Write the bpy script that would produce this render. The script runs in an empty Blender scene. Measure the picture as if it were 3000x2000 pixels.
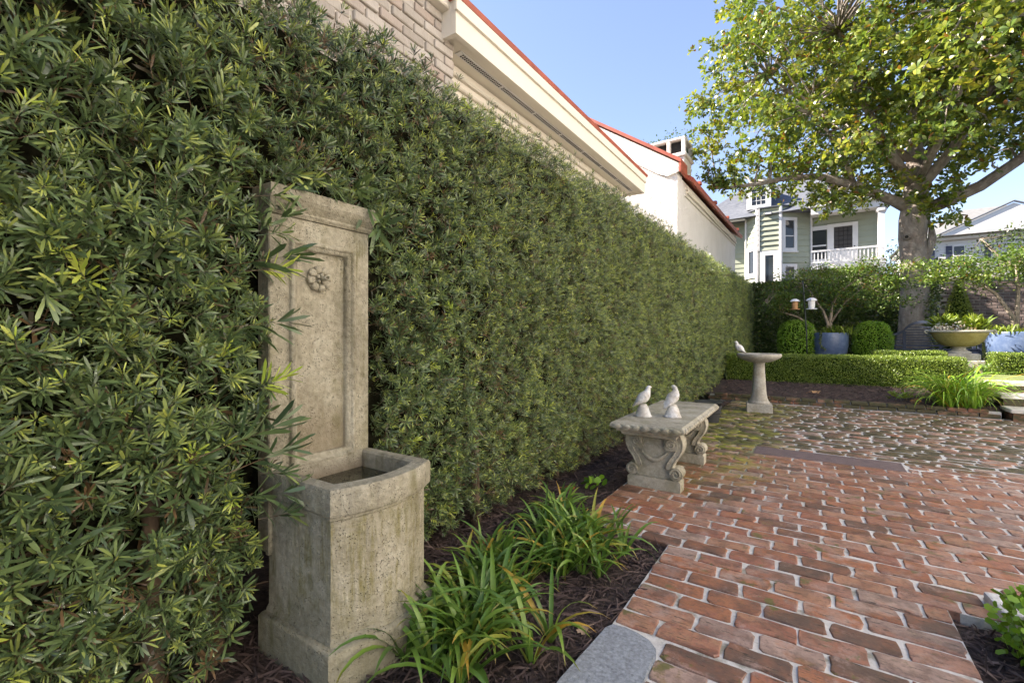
import bpy, bmesh, math, random
import numpy as np
from mathutils import Vector, Matrix
R = math.radians
rng = np.random.default_rng(11)
random.seed(5)
SC = bpy.context.scene
COL = SC.collection

# ------------------------------------------------------------------ camera, sky, sun, exposure
cam_d = bpy.data.cameras.new('camera'); cam = bpy.data.objects.new('camera', cam_d); COL.objects.link(cam)
cam.location = (0, 0, 1.05); cam.rotation_euler = (R(90), 0, R(33.6))
cam_d.lens = 16.0; cam_d.sensor_width = 36.0; cam_d.shift_y = -12 / 3000.0
cam_d.clip_start = 0.02; cam_d.clip_end = 900
SC.camera = cam
SUN_EL, SUN_AZ = 36.5, 253.0
W = bpy.data.worlds.new('World'); SC.world = W; W.use_nodes = True
wn = W.node_tree.nodes; wl = W.node_tree.links; wn.clear()
sky = wn.new('ShaderNodeTexSky'); sky.sky_type = 'NISHITA'; sky.sun_disc = False
sky.sun_elevation = R(SUN_EL); sky.sun_rotation = R(SUN_AZ); sky.air_density = 1.0; sky.dust_density = 0.35; sky.ozone_density = 1.0; sky.altitude = 900
bg = wn.new('ShaderNodeBackground'); bg.inputs[1].default_value = 0.12
wo = wn.new('ShaderNodeOutputWorld')
gm = wn.new('ShaderNodeGamma'); gm.inputs[1].default_value = 0.72; hs = wn.new('ShaderNodeHueSaturation'); hs.inputs['Saturation'].default_value = 1.15; hs.inputs['Hue'].default_value = 0.508
wl.new(sky.outputs[0], gm.inputs[0]); wl.new(gm.outputs[0], hs.inputs['Color']); wl.new(hs.outputs[0], bg.inputs[0]); wl.new(bg.outputs[0], wo.inputs[0])
sd = bpy.data.lights.new('sun', 'SUN'); sd.energy = 4.8; sd.angle = R(0.55); sd.color = (1.0, 0.93, 0.80)
sun = bpy.data.objects.new('sun', sd); COL.objects.link(sun)
_to = Vector((math.sin(R(SUN_AZ)) * math.cos(R(SUN_EL)), math.cos(R(SUN_AZ)) * math.cos(R(SUN_EL)), math.sin(R(SUN_EL))))
sun.rotation_euler = (-_to).to_track_quat('-Z', 'Y').to_euler(); sun.location = _to * 60
vs = SC.view_settings; vs.view_transform = 'Standard'; vs.look = 'None'; vs.exposure = 2.05; vs.gamma = 1.0; vs.use_curve_mapping = False
vs.use_white_balance = True; vs.white_balance_temperature = 6600; vs.white_balance_tint = 16
SC.render.engine = 'CYCLES'
SC.cycles.max_bounces = 7; SC.cycles.diffuse_bounces = 4; SC.cycles.glossy_bounces = 3; SC.cycles.transmission_bounces = 3
SC.cycles.use_denoising = True

# ------------------------------------------------------------------ material helpers
class NT:
    def __init__(s, name):
        s.m = bpy.data.materials.new(name); s.m.use_nodes = True
        s.n = s.m.node_tree.nodes; s.l = s.m.node_tree.links; s.n.clear()
        s.out = s.n.new('ShaderNodeOutputMaterial'); s.b = s.n.new('ShaderNodeBsdfPrincipled')
        s.l.new(s.b.outputs[0], s.out.inputs[0])
    def node(s, t, **kw):
        x = s.n.new(t)
        for k, v in kw.items(): setattr(x, k, v)
        return x
    def lk(s, a, b): s.l.new(a, b)
    def set(s, node, key, v):
        i = node.inputs[key]
        if hasattr(v, 'is_linked') or isinstance(v, bpy.types.NodeSocket): s.l.new(v, i)
        else: i.default_value = v
    def pos(s, scale=(1, 1, 1), world=True):
        if world: src = s.node('ShaderNodeNewGeometry').outputs['Position']
        else: src = s.node('ShaderNodeTexCoord').outputs['Object']
        if scale == (1, 1, 1): return src
        mp = s.node('ShaderNodeMapping'); mp.inputs['Scale'].default_value = scale; s.lk(src, mp.inputs[0]); return mp.outputs[0]
    def noise(s, vec, scale, detail=4, rough=0.55):
        x = s.node('ShaderNodeTexNoise'); s.lk(vec, x.inputs['Vector']); x.inputs['Scale'].default_value = scale
        x.inputs['Detail'].default_value = detail; x.inputs['Roughness'].default_value = rough; return x.outputs['Fac']
    def vor(s, vec, scale, feature='F1'):
        x = s.node('ShaderNodeTexVoronoi', feature=feature); s.lk(vec, x.inputs['Vector']); x.inputs['Scale'].default_value = scale; return x.outputs['Distance']
    def ramp(s, fac, stops, interp='LINEAR'):
        x = s.node('ShaderNodeValToRGB'); x.color_ramp.interpolation = interp; e = x.color_ramp.elements
        while len(e) < len(stops): e.new(0.5)
        for el, (p, c) in zip(e, stops):
            el.position = p; el.color = (c, c, c, 1) if not hasattr(c, '__len__') else (*c, 1)
        s.lk(fac, x.inputs[0]); return x.outputs[0]
    def mix(s, fac, a, b, mode='MIX'):
        x = s.node('ShaderNodeMix', data_type='RGBA', blend_type=mode)
        for key, v in ((0, fac), (6, a), (7, b)):
            if isinstance(v, bpy.types.NodeSocket): s.lk(v, x.inputs[key])
            else: x.inputs[key].default_value = v if key == 0 else (*v, 1)
        return x.outputs[2]
    def math(s, op, a, b=0.0, clamp=False):
        x = s.node('ShaderNodeMath', operation=op); x.use_clamp = clamp
        for i, v in enumerate((a, b)):
            if isinstance(v, bpy.types.NodeSocket): s.lk(v, x.inputs[i])
            else: x.inputs[i].default_value = v
        return x.outputs[0]
    def maprange(s, v, a, b, c=0.0, d=1.0):
        x = s.node('ShaderNodeMapRange', interpolation_type='SMOOTHSTEP'); s.lk(v, x.inputs[0])
        for i, q in enumerate((a, b, c, d)): x.inputs[i + 1].default_value = q
        return x.outputs[0]
    def xyz(s, v):
        x = s.node('ShaderNodeSeparateXYZ'); s.lk(v, x.inputs[0]); return x.outputs
    def bump(s, h, strength=0.4, dist=0.01):
        x = s.node('ShaderNodeBump'); x.inputs['Strength'].default_value = strength; x.inputs['Distance'].default_value = dist
        s.lk(h, x.inputs['Height']); s.lk(x.outputs[0], s.b.inputs['Normal']); return x
    def col(s, v): s.set(s.b, 'Base Color', v if isinstance(v, bpy.types.NodeSocket) else (*v, 1))
    def rough(s, v): s.set(s.b, 'Roughness', v)
    def attr(s, name): x = s.node('ShaderNodeAttribute'); x.attribute_name = name; return x.outputs['Fac']
    def rnd(s): return s.node('ShaderNodeObjectInfo').outputs['Random']

def plain(name, c, var=0.12, scale=6.0, rough=0.6, bump=0.15, bscale=40.0, world=True, stretch=(1, 1, 1), metal=0.0, spec=0.5):
    t = NT(name); p = t.pos(stretch, world)
    n = t.noise(p, scale, 5)
    lo = tuple(x * (1 - var) for x in c); hi = tuple(min(1, x * (1 + var)) for x in c)
    t.col(t.ramp(n, [(0.3, lo), (0.7, hi)])); t.rough(rough); t.b.inputs['Metallic'].default_value = metal
    t.b.inputs['Specular IOR Level'].default_value = spec
    if bump: t.bump(t.noise(p, bscale, 4), bump, 0.01)
    return t.m

def leafmat(name, stops, rough=0.42, trans=0.0, spec=0.5, objrand=0.12):
    t = NT(name)
    f = t.math('ADD', t.attr('tint'), t.math('MULTIPLY', t.math('SUBTRACT', t.rnd(), 0.5), objrand), True)
    c = t.ramp(f, stops); t.col(c); t.rough(rough); t.b.inputs['Specular IOR Level'].default_value = spec
    if trans:
        tr = t.node('ShaderNodeBsdfTranslucent'); mx = t.node('ShaderNodeMixShader'); mx.inputs[0].default_value = trans
        t.lk(t.mix(1.0, c, (1.0, 1.0, 0.45), 'MULTIPLY'), tr.inputs[0]); t.lk(t.b.outputs[0], mx.inputs[1]); t.lk(tr.outputs[0], mx.inputs[2]); t.lk(mx.outputs[0], t.out.inputs[0])
    return t.m

MAT = {}
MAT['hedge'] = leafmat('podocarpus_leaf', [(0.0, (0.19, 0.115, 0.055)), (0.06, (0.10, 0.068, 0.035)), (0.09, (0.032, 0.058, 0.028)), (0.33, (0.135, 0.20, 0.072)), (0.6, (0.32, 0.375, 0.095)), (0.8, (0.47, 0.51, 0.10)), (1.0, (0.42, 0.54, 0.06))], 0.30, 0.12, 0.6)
MAT['magnolia'] = leafmat('magnolia_leaf', [(0.0, (0.20, 0.085, 0.02)), (0.12, (0.17, 0.09, 0.025)), (0.2, (0.05, 0.09, 0.025)), (0.5, (0.12, 0.19, 0.035)), (0.8, (0.27, 0.31, 0.04)), (1.0, (0.42, 0.38, 0.06))], 0.28, 0.42, 0.6)
MAT['myrtle'] = leafmat('myrtle_leaf', [(0.0, (0.25, 0.11, 0.02)), (0.08, (0.06, 0.12, 0.025)), (0.5, (0.12, 0.20, 0.035)), (1.0, (0.26, 0.31, 0.05))], 0.42, 0.3)
MAT['box'] = leafmat('boxwood_leaf', [(0.0, (0.06, 0.10, 0.02)), (0.5, (0.16, 0.24, 0.03)), (1.0, (0.32, 0.37, 0.055))], 0.38, 0.18)
MAT['ball'] = leafmat('clipped_ball_leaf', [(0.0, (0.07, 0.15, 0.012)), (0.5, (0.19, 0.36, 0.025)), (1.0, (0.30, 0.48, 0.05))], 0.45, 0.2)
MAT['ivy'] = leafmat('ivy_leaf', [(0.0, (0.03, 0.055, 0.016)), (0.5, (0.075, 0.12, 0.028)), (1.0, (0.18, 0.21, 0.045))], 0.32, 0.12)
MAT['flower'] = leafmat('flower_petal', [(0.0, (0.7, 0.68, 0.62)), (0.7, (0.75, 0.72, 0.70)), (0.85, (0.65, 0.25, 0.10)), (1.0, (0.7, 0.55, 0.30))], 0.6, 0.2)
MAT['fern'] = leafmat('fern_frond', [(0.0, (0.10, 0.17, 0.02)), (1.0, (0.26, 0.33, 0.03))], 0.5, 0.3)
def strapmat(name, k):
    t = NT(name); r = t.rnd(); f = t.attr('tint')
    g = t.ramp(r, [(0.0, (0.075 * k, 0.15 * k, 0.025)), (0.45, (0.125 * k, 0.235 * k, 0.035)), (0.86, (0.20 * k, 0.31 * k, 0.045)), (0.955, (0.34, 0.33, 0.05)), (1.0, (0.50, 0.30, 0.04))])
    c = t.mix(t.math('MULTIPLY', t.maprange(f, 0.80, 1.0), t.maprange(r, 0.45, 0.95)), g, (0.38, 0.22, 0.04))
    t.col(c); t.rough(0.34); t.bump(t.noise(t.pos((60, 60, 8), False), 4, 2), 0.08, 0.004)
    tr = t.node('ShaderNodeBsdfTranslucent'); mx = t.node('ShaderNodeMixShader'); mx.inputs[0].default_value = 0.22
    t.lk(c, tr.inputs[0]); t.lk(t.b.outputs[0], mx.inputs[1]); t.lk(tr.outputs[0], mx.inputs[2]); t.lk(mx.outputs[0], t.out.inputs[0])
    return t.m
MAT['strap'] = strapmat('strap_leaf', 1.0); MAT['strap_gold_sunlit'] = strapmat('sunlit_golden_strap_leaf', 1.75)  # second copy is golden and brightened, sunlight put into its leaf colour

def stone_mat(name, cols, moss=(0.11, 0.105, 0.03), moss_amt=0.5, streak=True, pit=0.5):
    t = NT(name); p = t.pos()
    n1 = t.noise(p, 5, 6, 0.6); n2 = t.noise(p, 45, 5, 0.6)
    c = t.ramp(n1, [(0.28, cols[0]), (0.52, cols[1]), (0.75, cols[2])])
    c = t.mix(0.35, c, t.ramp(n2, [(0.3, tuple(x * 0.6 for x in cols[0])), (0.7, tuple(min(1, x * 1.25) for x in cols[2]))]))
    if moss_amt:
        if streak:
            s1 = t.noise(t.pos((19, 19, 2.6)), 1.0, 6, 0.7); s2 = t.noise(p, 2.6, 3)
            mk = t.math('MULTIPLY', t.math('MULTIPLY', t.maprange(s1, 0.40, 0.70), t.maprange(s2, 0.40, 0.62)), t.maprange(t.noise(p, 14, 5, 0.7), 0.36, 0.56))
        else: mk = t.maprange(t.noise(p, 7, 5), 0.45, 0.65)
        c = t.mix(t.math('MULTIPLY', mk, moss_amt), c, moss)
        dk = t.math('MULTIPLY', t.maprange(t.noise(t.pos((9, 9, 2.5)), 1.0, 4), 0.55, 0.75), 0.45)
        c = t.mix(dk, c, tuple(x * 0.35 for x in cols[1]))
    if name == 'weathered_cast_stone':
        x_, y_, z_ = t.xyz(p); nz = t.noise(p, 7, 5, 0.65); zz = t.math('ADD', z_, t.math('MULTIPLY', t.math('SUBTRACT', nz, 0.5), 0.35))
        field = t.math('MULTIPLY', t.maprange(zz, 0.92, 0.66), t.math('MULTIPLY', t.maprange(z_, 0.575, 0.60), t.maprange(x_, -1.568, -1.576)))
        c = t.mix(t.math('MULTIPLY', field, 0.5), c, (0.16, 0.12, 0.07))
        drip = t.math('MULTIPLY', t.maprange(t.noise(t.pos((42, 42, 3.4)), 1.0, 6, 0.75), 0.40, 0.66), t.maprange(t.noise(p, 11, 5, 0.7), 0.34, 0.60))
        body = t.math('MULTIPLY', t.math('MULTIPLY', t.maprange(zz, 0.10, 0.26), t.maprange(z_, 0.50, 0.485)), t.maprange(x_, -1.5, -1.4))
        c = t.mix(t.math('MULTIPLY', t.math('MULTIPLY', body, drip), 0.85), c, (0.165, 0.145, 0.045))
        c = t.mix(t.math('MULTIPLY', t.math('MULTIPLY', body, t.maprange(t.noise(t.pos((60, 60, 4.0)), 1.3, 5, 0.7), 0.60, 0.70)), 0.40), c, (0.55, 0.50, 0.34))
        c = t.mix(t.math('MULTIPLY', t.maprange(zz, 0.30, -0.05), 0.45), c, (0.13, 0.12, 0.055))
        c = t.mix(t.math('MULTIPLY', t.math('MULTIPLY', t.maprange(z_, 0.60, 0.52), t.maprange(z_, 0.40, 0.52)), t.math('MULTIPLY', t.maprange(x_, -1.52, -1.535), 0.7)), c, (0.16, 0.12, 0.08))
    v = t.vor(p, 135); pits = t.math('MULTIPLY', t.maprange(v, 0.10, 0.30, 1.0, 0.0), t.maprange(t.noise(p, 20, 4, 0.7), 0.46, 0.57))
    c = t.mix(t.math('MULTIPLY', pits, 0.72), c, (0.045, 0.03, 0.022))
    t.col(c); t.rough(0.85); t.b.inputs['Specular IOR Level'].default_value = 0.25
    h = t.math('SUBTRACT', t.math('ADD', n2, t.math('MULTIPLY', t.noise(p, 160, 3), 0.5)), t.math('MULTIPLY', pits, 1.6))
    t.bump(h, pit, 0.006)
    return t.m
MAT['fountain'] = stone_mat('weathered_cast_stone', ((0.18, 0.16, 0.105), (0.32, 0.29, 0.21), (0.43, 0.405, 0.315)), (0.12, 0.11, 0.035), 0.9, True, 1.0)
MAT['bench'] = stone_mat('bench_cast_stone', ((0.24, 0.22, 0.165), (0.38, 0.355, 0.275), (0.47, 0.44, 0.36)), (0.16, 0.15, 0.07), 0.4, False, 0.4)
MAT['bath'] = stone_mat('birdbath_stone', ((0.25, 0.235, 0.20), (0.38, 0.36, 0.31), (0.48, 0.455, 0.40)), (0.2, 0.17, 0.10), 0.3, False, 0.3)
MAT['dove'] = stone_mat('whitewashed_stone', ((0.52, 0.50, 0.47), (0.74, 0.73, 0.70), (0.84, 0.83, 0.81)), (0.28, 0.22, 0.13), 0.5, False, 0.7)
MAT['granite'] = plain('granite_slab', (0.25, 0.27, 0.29), 0.35, 90, 0.7, 0.3, 120)
MAT['pale_granite'] = plain('pale_granite', (0.55, 0.55, 0.54), 0.2, 60, 0.75, 0.3, 90)
MAT['treadstone'] = plain('tread_stone', (0.48, 0.47, 0.43), 0.25, 12, 0.75, 0.3, 60)
MAT['urn'] = stone_mat('urn_stone', ((0.24, 0.2, 0.06), (0.33, 0.29, 0.10), (0.42, 0.37, 0.17)), (0.2, 0.17, 0.03), 0.4, False, 0.3)
MAT['urn_pale'] = stone_mat('urn_rim_stone', ((0.34, 0.32, 0.26), (0.46, 0.44, 0.38), (0.55, 0.53, 0.47)), (0.3, 0.27, 0.12), 0.3, False, 0.3)

def moss_mask(t, p):
    x, y, z = t.xyz(p)
    nb = t.noise(p, 1.1, 4, 0.6); nf = t.noise(p, 9, 5, 0.65)
    xa = t.math('ADD', x, t.math('MULTIPLY', t.math('SUBTRACT', nb, 0.5), 1.1))
    a = t.math('MULTIPLY', t.maprange(xa, -0.05, -0.65), t.maprange(y, 2.9, 4.6))
    a = t.math('MULTIPLY', a, t.maprange(y, 8.6, 7.2, 0.6, 1.0))
    b = t.maprange(y, 4.7, 5.1, 0.0, 1.0)
    return a, b, nf
def brick_mat(name, attr):
    t = NT(name); p = t.pos(); r0 = t.attr('tint') if attr else t.rnd()
    r = t.math('ADD', r0, t.math('MULTIPLY', t.math('SUBTRACT', t.noise(p, 9, 4, 0.6), 0.5), 0.55), True)
    c = t.ramp(r, [(0.0, (0.13, 0.078, 0.052)), (0.10, (0.22, 0.10, 0.058)), (0.22, (0.37, 0.15, 0.07)), (0.34, (0.30, 0.12, 0.075)), (0.46, (0.40, 0.205, 0.115)), (0.58, (0.38, 0.205, 0.145)), (0.68, (0.32, 0.14, 0.08)), (0.78, (0.29, 0.19, 0.15)), (0.90, (0.42, 0.29, 0.225)), (1.0, (0.39, 0.15, 0.07))])
    n1 = t.noise(p, 14, 5, 0.65); n2 = t.noise(p, 70, 4)
    c = t.mix(t.maprange(n1, 0.44, 0.62, 0.0, 0.7), c, t.mix(0.65, c, (0.085, 0.05, 0.035)))
    c = t.mix(t.maprange(n2, 0.5, 0.72, 0.0, 0.5), c, (0.13, 0.09, 0.065))
    pale = t.maprange(t.noise(p, 7.5, 6, 0.75), 0.52, 0.68, 0.0, 0.6)
    c = t.mix(pale, c, (0.44, 0.31, 0.255))
    crack = t.maprange(t.noise(t.pos((13, 95, 95)), 1.0, 5, 0.75), 0.575, 0.63)
    c = t.mix(t.math('MULTIPLY', crack, 0.85), c, (0.03, 0.024, 0.015))
    a, b, nf = moss_mask(t, p)
    mb_ = t.math('MULTIPLY', b, t.maprange(t.math('ADD', t.math('MULTIPLY', r, 0.55), t.math('MULTIPLY', nf, 0.6)), 0.82, 0.50))
    c = t.mix(t.math('MULTIPLY', mb_, 0.88), c, (0.06, 0.058, 0.022))
    ma = t.math('MULTIPLY', a, t.maprange(nf, 0.36, 0.58))
    mcol = t.mix(t.maprange(t.noise(p, 3.2, 4), 0.42, 0.62), (0.075, 0.072, 0.018), (0.26, 0.27, 0.02))
    c = t.mix(t.math('MULTIPLY', ma, 0.92), c, mcol)
    spots = t.math('MULTIPLY', t.maprange(nf, 0.57, 0.64), t.maprange(t.noise(p, 1.7, 3), 0.42, 0.56))
    c = t.mix(t.math('MULTIPLY', spots, 0.8), c, (0.10, 0.115, 0.02))
    t.col(c)
    t.rough(t.math('ADD', t.maprange(t.noise(p, 4, 4), 0.35, 0.65, 0.34, 0.62), t.math('MULTIPLY', ma, 0.3)))
    t.bump(t.math('SUBTRACT', t.math('ADD', n1, t.math('MULTIPLY', n2, 0.6)), t.math('MULTIPLY', crack, 1.3)), 0.55, 0.006)
    return t.m
MAT['brick'] = brick_mat('paver_brick', False); MAT['brick_a'] = brick_mat('paver_brick_far', True)
def mortar_mat():
    t = NT('paving_mortar'); p = t.pos(); n = t.noise(p, 30, 6, 0.7); a, b, nf = moss_mask(t, p)
    c = t.ramp(n, [(0.3, (0.46, 0.44, 0.40)), (0.7, (0.68, 0.66, 0.62))])
    c = t.mix(t.math('MULTIPLY', b, 0.55), c, (0.68, 0.67, 0.65))
    c = t.mix(t.maprange(t.noise(p, 6, 5, 0.7), 0.52, 0.66, 0.0, 0.75), c, (0.16, 0.145, 0.085))
    c = t.mix(t.math('MULTIPLY', a, t.maprange(nf, 0.30, 0.48)), c, (0.13, 0.13, 0.025))
    t.col(c); t.rough(t.maprange(b, 0, 1, 0.75, 0.42)); t.bump(t.math('ADD', n, t.noise(p, 140, 3)), 0.5, 0.006); return t.m
MAT['mortar'] = mortar_mat()
MAT['edging'] = (lambda t: (t.col(t.mix(t.maprange(t.noise(t.pos(), 5, 5, 0.65), 0.33, 0.52), t.ramp(t.rnd(), [(0, (0.16, 0.07, 0.045)), (0.5, (0.27, 0.10, 0.055)), (1, (0.30, 0.17, 0.12))]), (0.055, 0.05, 0.018))), t.rough(0.6), t.bump(t.noise(t.pos(), 60, 5), 0.5, 0.006), t.m)[-1])(NT('mossy_edging_brick'))
MAT['lintel'] = plain('brown_stone_strip', (0.15, 0.105, 0.10), 0.3, 5, 0.55, 0.5, 30, True, (3, 14, 14))
MAT['mulch'] = plain('mulch_soil', (0.045, 0.03, 0.024), 0.5, 30, 0.95, 0.9, 70)
MAT['chip'] = (lambda t: (t.col(t.ramp(t.attr('tint'), [(0, (0.035, 0.022, 0.018)), (0.5, (0.088, 0.056, 0.046)), (0.9, (0.16, 0.11, 0.09)), (1, (0.30, 0.22, 0.17))])), t.rough(0.8), t.m)[-1])(NT('bark_shred'))
MAT['soil'] = plain('garden_soil', (0.07, 0.055, 0.035), 0.4, 8, 0.95, 0.6, 30)
MAT['lawn'] = plain('lawn_turf', (0.14, 0.17, 0.05), 0.35, 8, 0.95, 0.6, 60)
MAT['bark'] = (lambda t: (t.col(t.mix(t.maprange(t.noise(t.pos(), 2.2, 5), 0.5, 0.68, 0, 0.75), t.ramp(t.noise(t.pos((1, 1, 0.5)), 9, 6, 0.65), [(0.3, (0.21, 0.175, 0.145)), (0.55, (0.38, 0.335, 0.29)), (0.75, (0.52, 0.47, 0.41))]), (0.26, 0.20, 0.165))), t.rough(0.9), t.bump(t.noise(t.pos((1, 1, 0.6)), 22, 7, 0.75), 1.0, 0.05), t.m)[-1])(NT('magnolia_bark'))
MAT['stem'] = plain('grey_stem_bark', (0.26, 0.215, 0.165), 0.35, 14, 0.85, 0.4, 50)
MAT['twig'] = plain('hedge_wood', (0.11, 0.075, 0.045), 0.4, 20, 0.9, 0.5, 60)
MAT['core'] = plain('hedge_shade_twigs', (0.016, 0.016, 0.009), 0.6, 30, 1.0, 0.8, 40, spec=0.0)  # near-black colour holds the shade inside the hedge as well as twigs
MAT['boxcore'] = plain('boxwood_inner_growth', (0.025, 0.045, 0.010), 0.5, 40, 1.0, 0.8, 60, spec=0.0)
MAT['stucco'] = (lambda t: (t.col(t.ramp(t.noise(t.pos(), 1.6, 6, 0.6), [(0.3, (0.66, 0.62, 0.57)), (0.7, (0.75, 0.71, 0.665))])), t.rough(0.9), t.bump(t.math('ADD', t.noise(t.pos(), 5, 5), t.noise(t.pos(), 22, 4)), 0.55, 0.05), t.m)[-1])(NT('white_stucco'))
MAT['cream'] = plain('cream_paint', (0.72, 0.67, 0.57), 0.04, 2.5, 0.6, 0.05, 60)
MAT['whitetrim'] = plain('white_trim_paint', (0.64, 0.63, 0.61), 0.04, 3, 0.55, 0.05, 60)
MAT['fill_house_white'] = plain('fill_house_paint', (0.82, 0.80, 0.75), 0.03, 3, 0.6, 0.05, 60)
MAT['redmetal'] = plain('red_painted_metal', (0.34, 0.075, 0.04), 0.22, 5, 0.5, 0.1, 30)
MAT['dark'] = plain('dark_recess', (0.02, 0.018, 0.016), 0.3, 20, 0.9, 0)
MAT['oldbrick'] = (lambda t: (t.col(t.mix(t.maprange(t.noise(t.pos(), 6, 5, 0.65), 0.45, 0.7, 0, 0.6), t.ramp(t.rnd(), [(0, (0.31, 0.275, 0.235)), (0.35, (0.40, 0.36, 0.31)), (0.7, (0.45, 0.41, 0.36)), (1, (0.36, 0.29, 0.24))]), (0.29, 0.255, 0.215))), t.rough(0.9), t.bump(t.noise(t.pos(), 45, 5), 0.6, 0.008), t.m)[-1])(NT('greyed_old_brick'))
MAT['oldmortar'] = plain('lime_mortar', (0.52, 0.48, 0.42), 0.2, 20, 0.95, 0.5, 60)
MAT['wallbrick'] = (lambda t: (t.col(t.mix(t.maprange(t.noise(t.pos(), 4, 5, 0.65), 0.5, 0.7, 0, 0.7), t.ramp(t.rnd(), [(0, (0.12, 0.09, 0.08)), (0.5, (0.19, 0.145, 0.13)), (1, (0.25, 0.20, 0.18))]), (0.09, 0.075, 0.06))), t.rough(0.9), t.bump(t.noise(t.pos(), 40, 5), 0.5, 0.008), t.m)[-1])(NT('garden_wall_brick'))
MAT['shingle'] = (lambda t: (t.col(t.ramp(t.noise(t.pos((2, 1, 14)), 2, 4), [(0.35, (0.075, 0.085, 0.105)), (0.65, (0.135, 0.145, 0.165))])), t.rough(0.9), t.bump(t.noise(t.pos((1, 1, 9)), 3, 3), 0.5, 0.03), t.m)[-1])(NT('grey_shingle'))
MAT['palesh'] = (lambda t: (t.col(t.ramp(t.noise(t.pos((2, 1, 12)), 2, 4), [(0.35, (0.16, 0.16, 0.155)), (0.65, (0.23, 0.23, 0.22))])), t.rough(0.9), t.m)[-1])(NT('pale_shingle'))
MAT['sage'] = plain('sage_green_paint', (0.29, 0.315, 0.235), 0.05, 1.5, 0.6, 0.05, 30)
MAT['glass'] = (lambda t: (t.col((0.03, 0.035, 0.04)), t.rough(0.06), t.bump(t.noise(t.pos(), 1.2, 2), 0.05, 0.05), t.m)[-1])(NT('window_glass'))
MAT['screen'] = plain('dark_door_screen', (0.05, 0.045, 0.042), 0.2, 8, 0.7, 0)
MAT['navyshutter'] = plain('navy_shutter', (0.035, 0.04, 0.075), 0.2, 4, 0.5, 0)
MAT['bluebench'] = plain('slate_blue_paint', (0.045, 0.06, 0.10), 0.2, 6, 0.55, 0.1, 50)
MAT['bluepot'] = (lambda t: (t.col(t.mix(t.maprange(t.noise(t.pos(), 7, 6, 0.7), 0.4, 0.65, 0, 0.6), (0.075, 0.115, 0.21), (0.15, 0.20, 0.30))), t.rough(0.32), t.bump(t.noise(t.pos(), 60, 4), 0.15, 0.01), t.m)[-1])(NT('blue_glaze'))
MAT['blackplastic'] = plain('black_plastic', (0.028, 0.029, 0.031), 0.15, 8, 0.45, 0.05)
MAT['iron'] = plain('dark_green_iron', (0.02, 0.027, 0.025), 0.2, 10, 0.5, 0.1)
MAT['feederwood'] = plain('feeder_cedar', (0.36, 0.20, 0.09), 0.25, 20, 0.7, 0.1)
MAT['feederclear'] = plain('feeder_frosted_plastic', (0.62, 0.63, 0.62), 0.15, 40, 0.3, 0.1)
MAT['feederroof'] = plain('feeder_white_metal', (0.66, 0.68, 0.72), 0.08, 10, 0.4, 0.05)
MAT['deadleaf'] = (lambda t: (t.col(t.ramp(t.rnd(), [(0, (0.34, 0.15, 0.045)), (0.5, (0.42, 0.24, 0.11)), (1, (0.40, 0.27, 0.17))])), t.rough(0.7), t.bump(t.noise(t.pos(), 90, 4), 0.4, 0.004), t.m)[-1])(NT('dry_leaf'))
MAT['water'] = (lambda t: (t.col((0.022, 0.022, 0.010)), t.rough(0.04), t.bump(t.noise(t.pos(), 12, 2), 0.04, 0.01), t.m)[-1])(NT('still_dark_water'))

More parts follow.
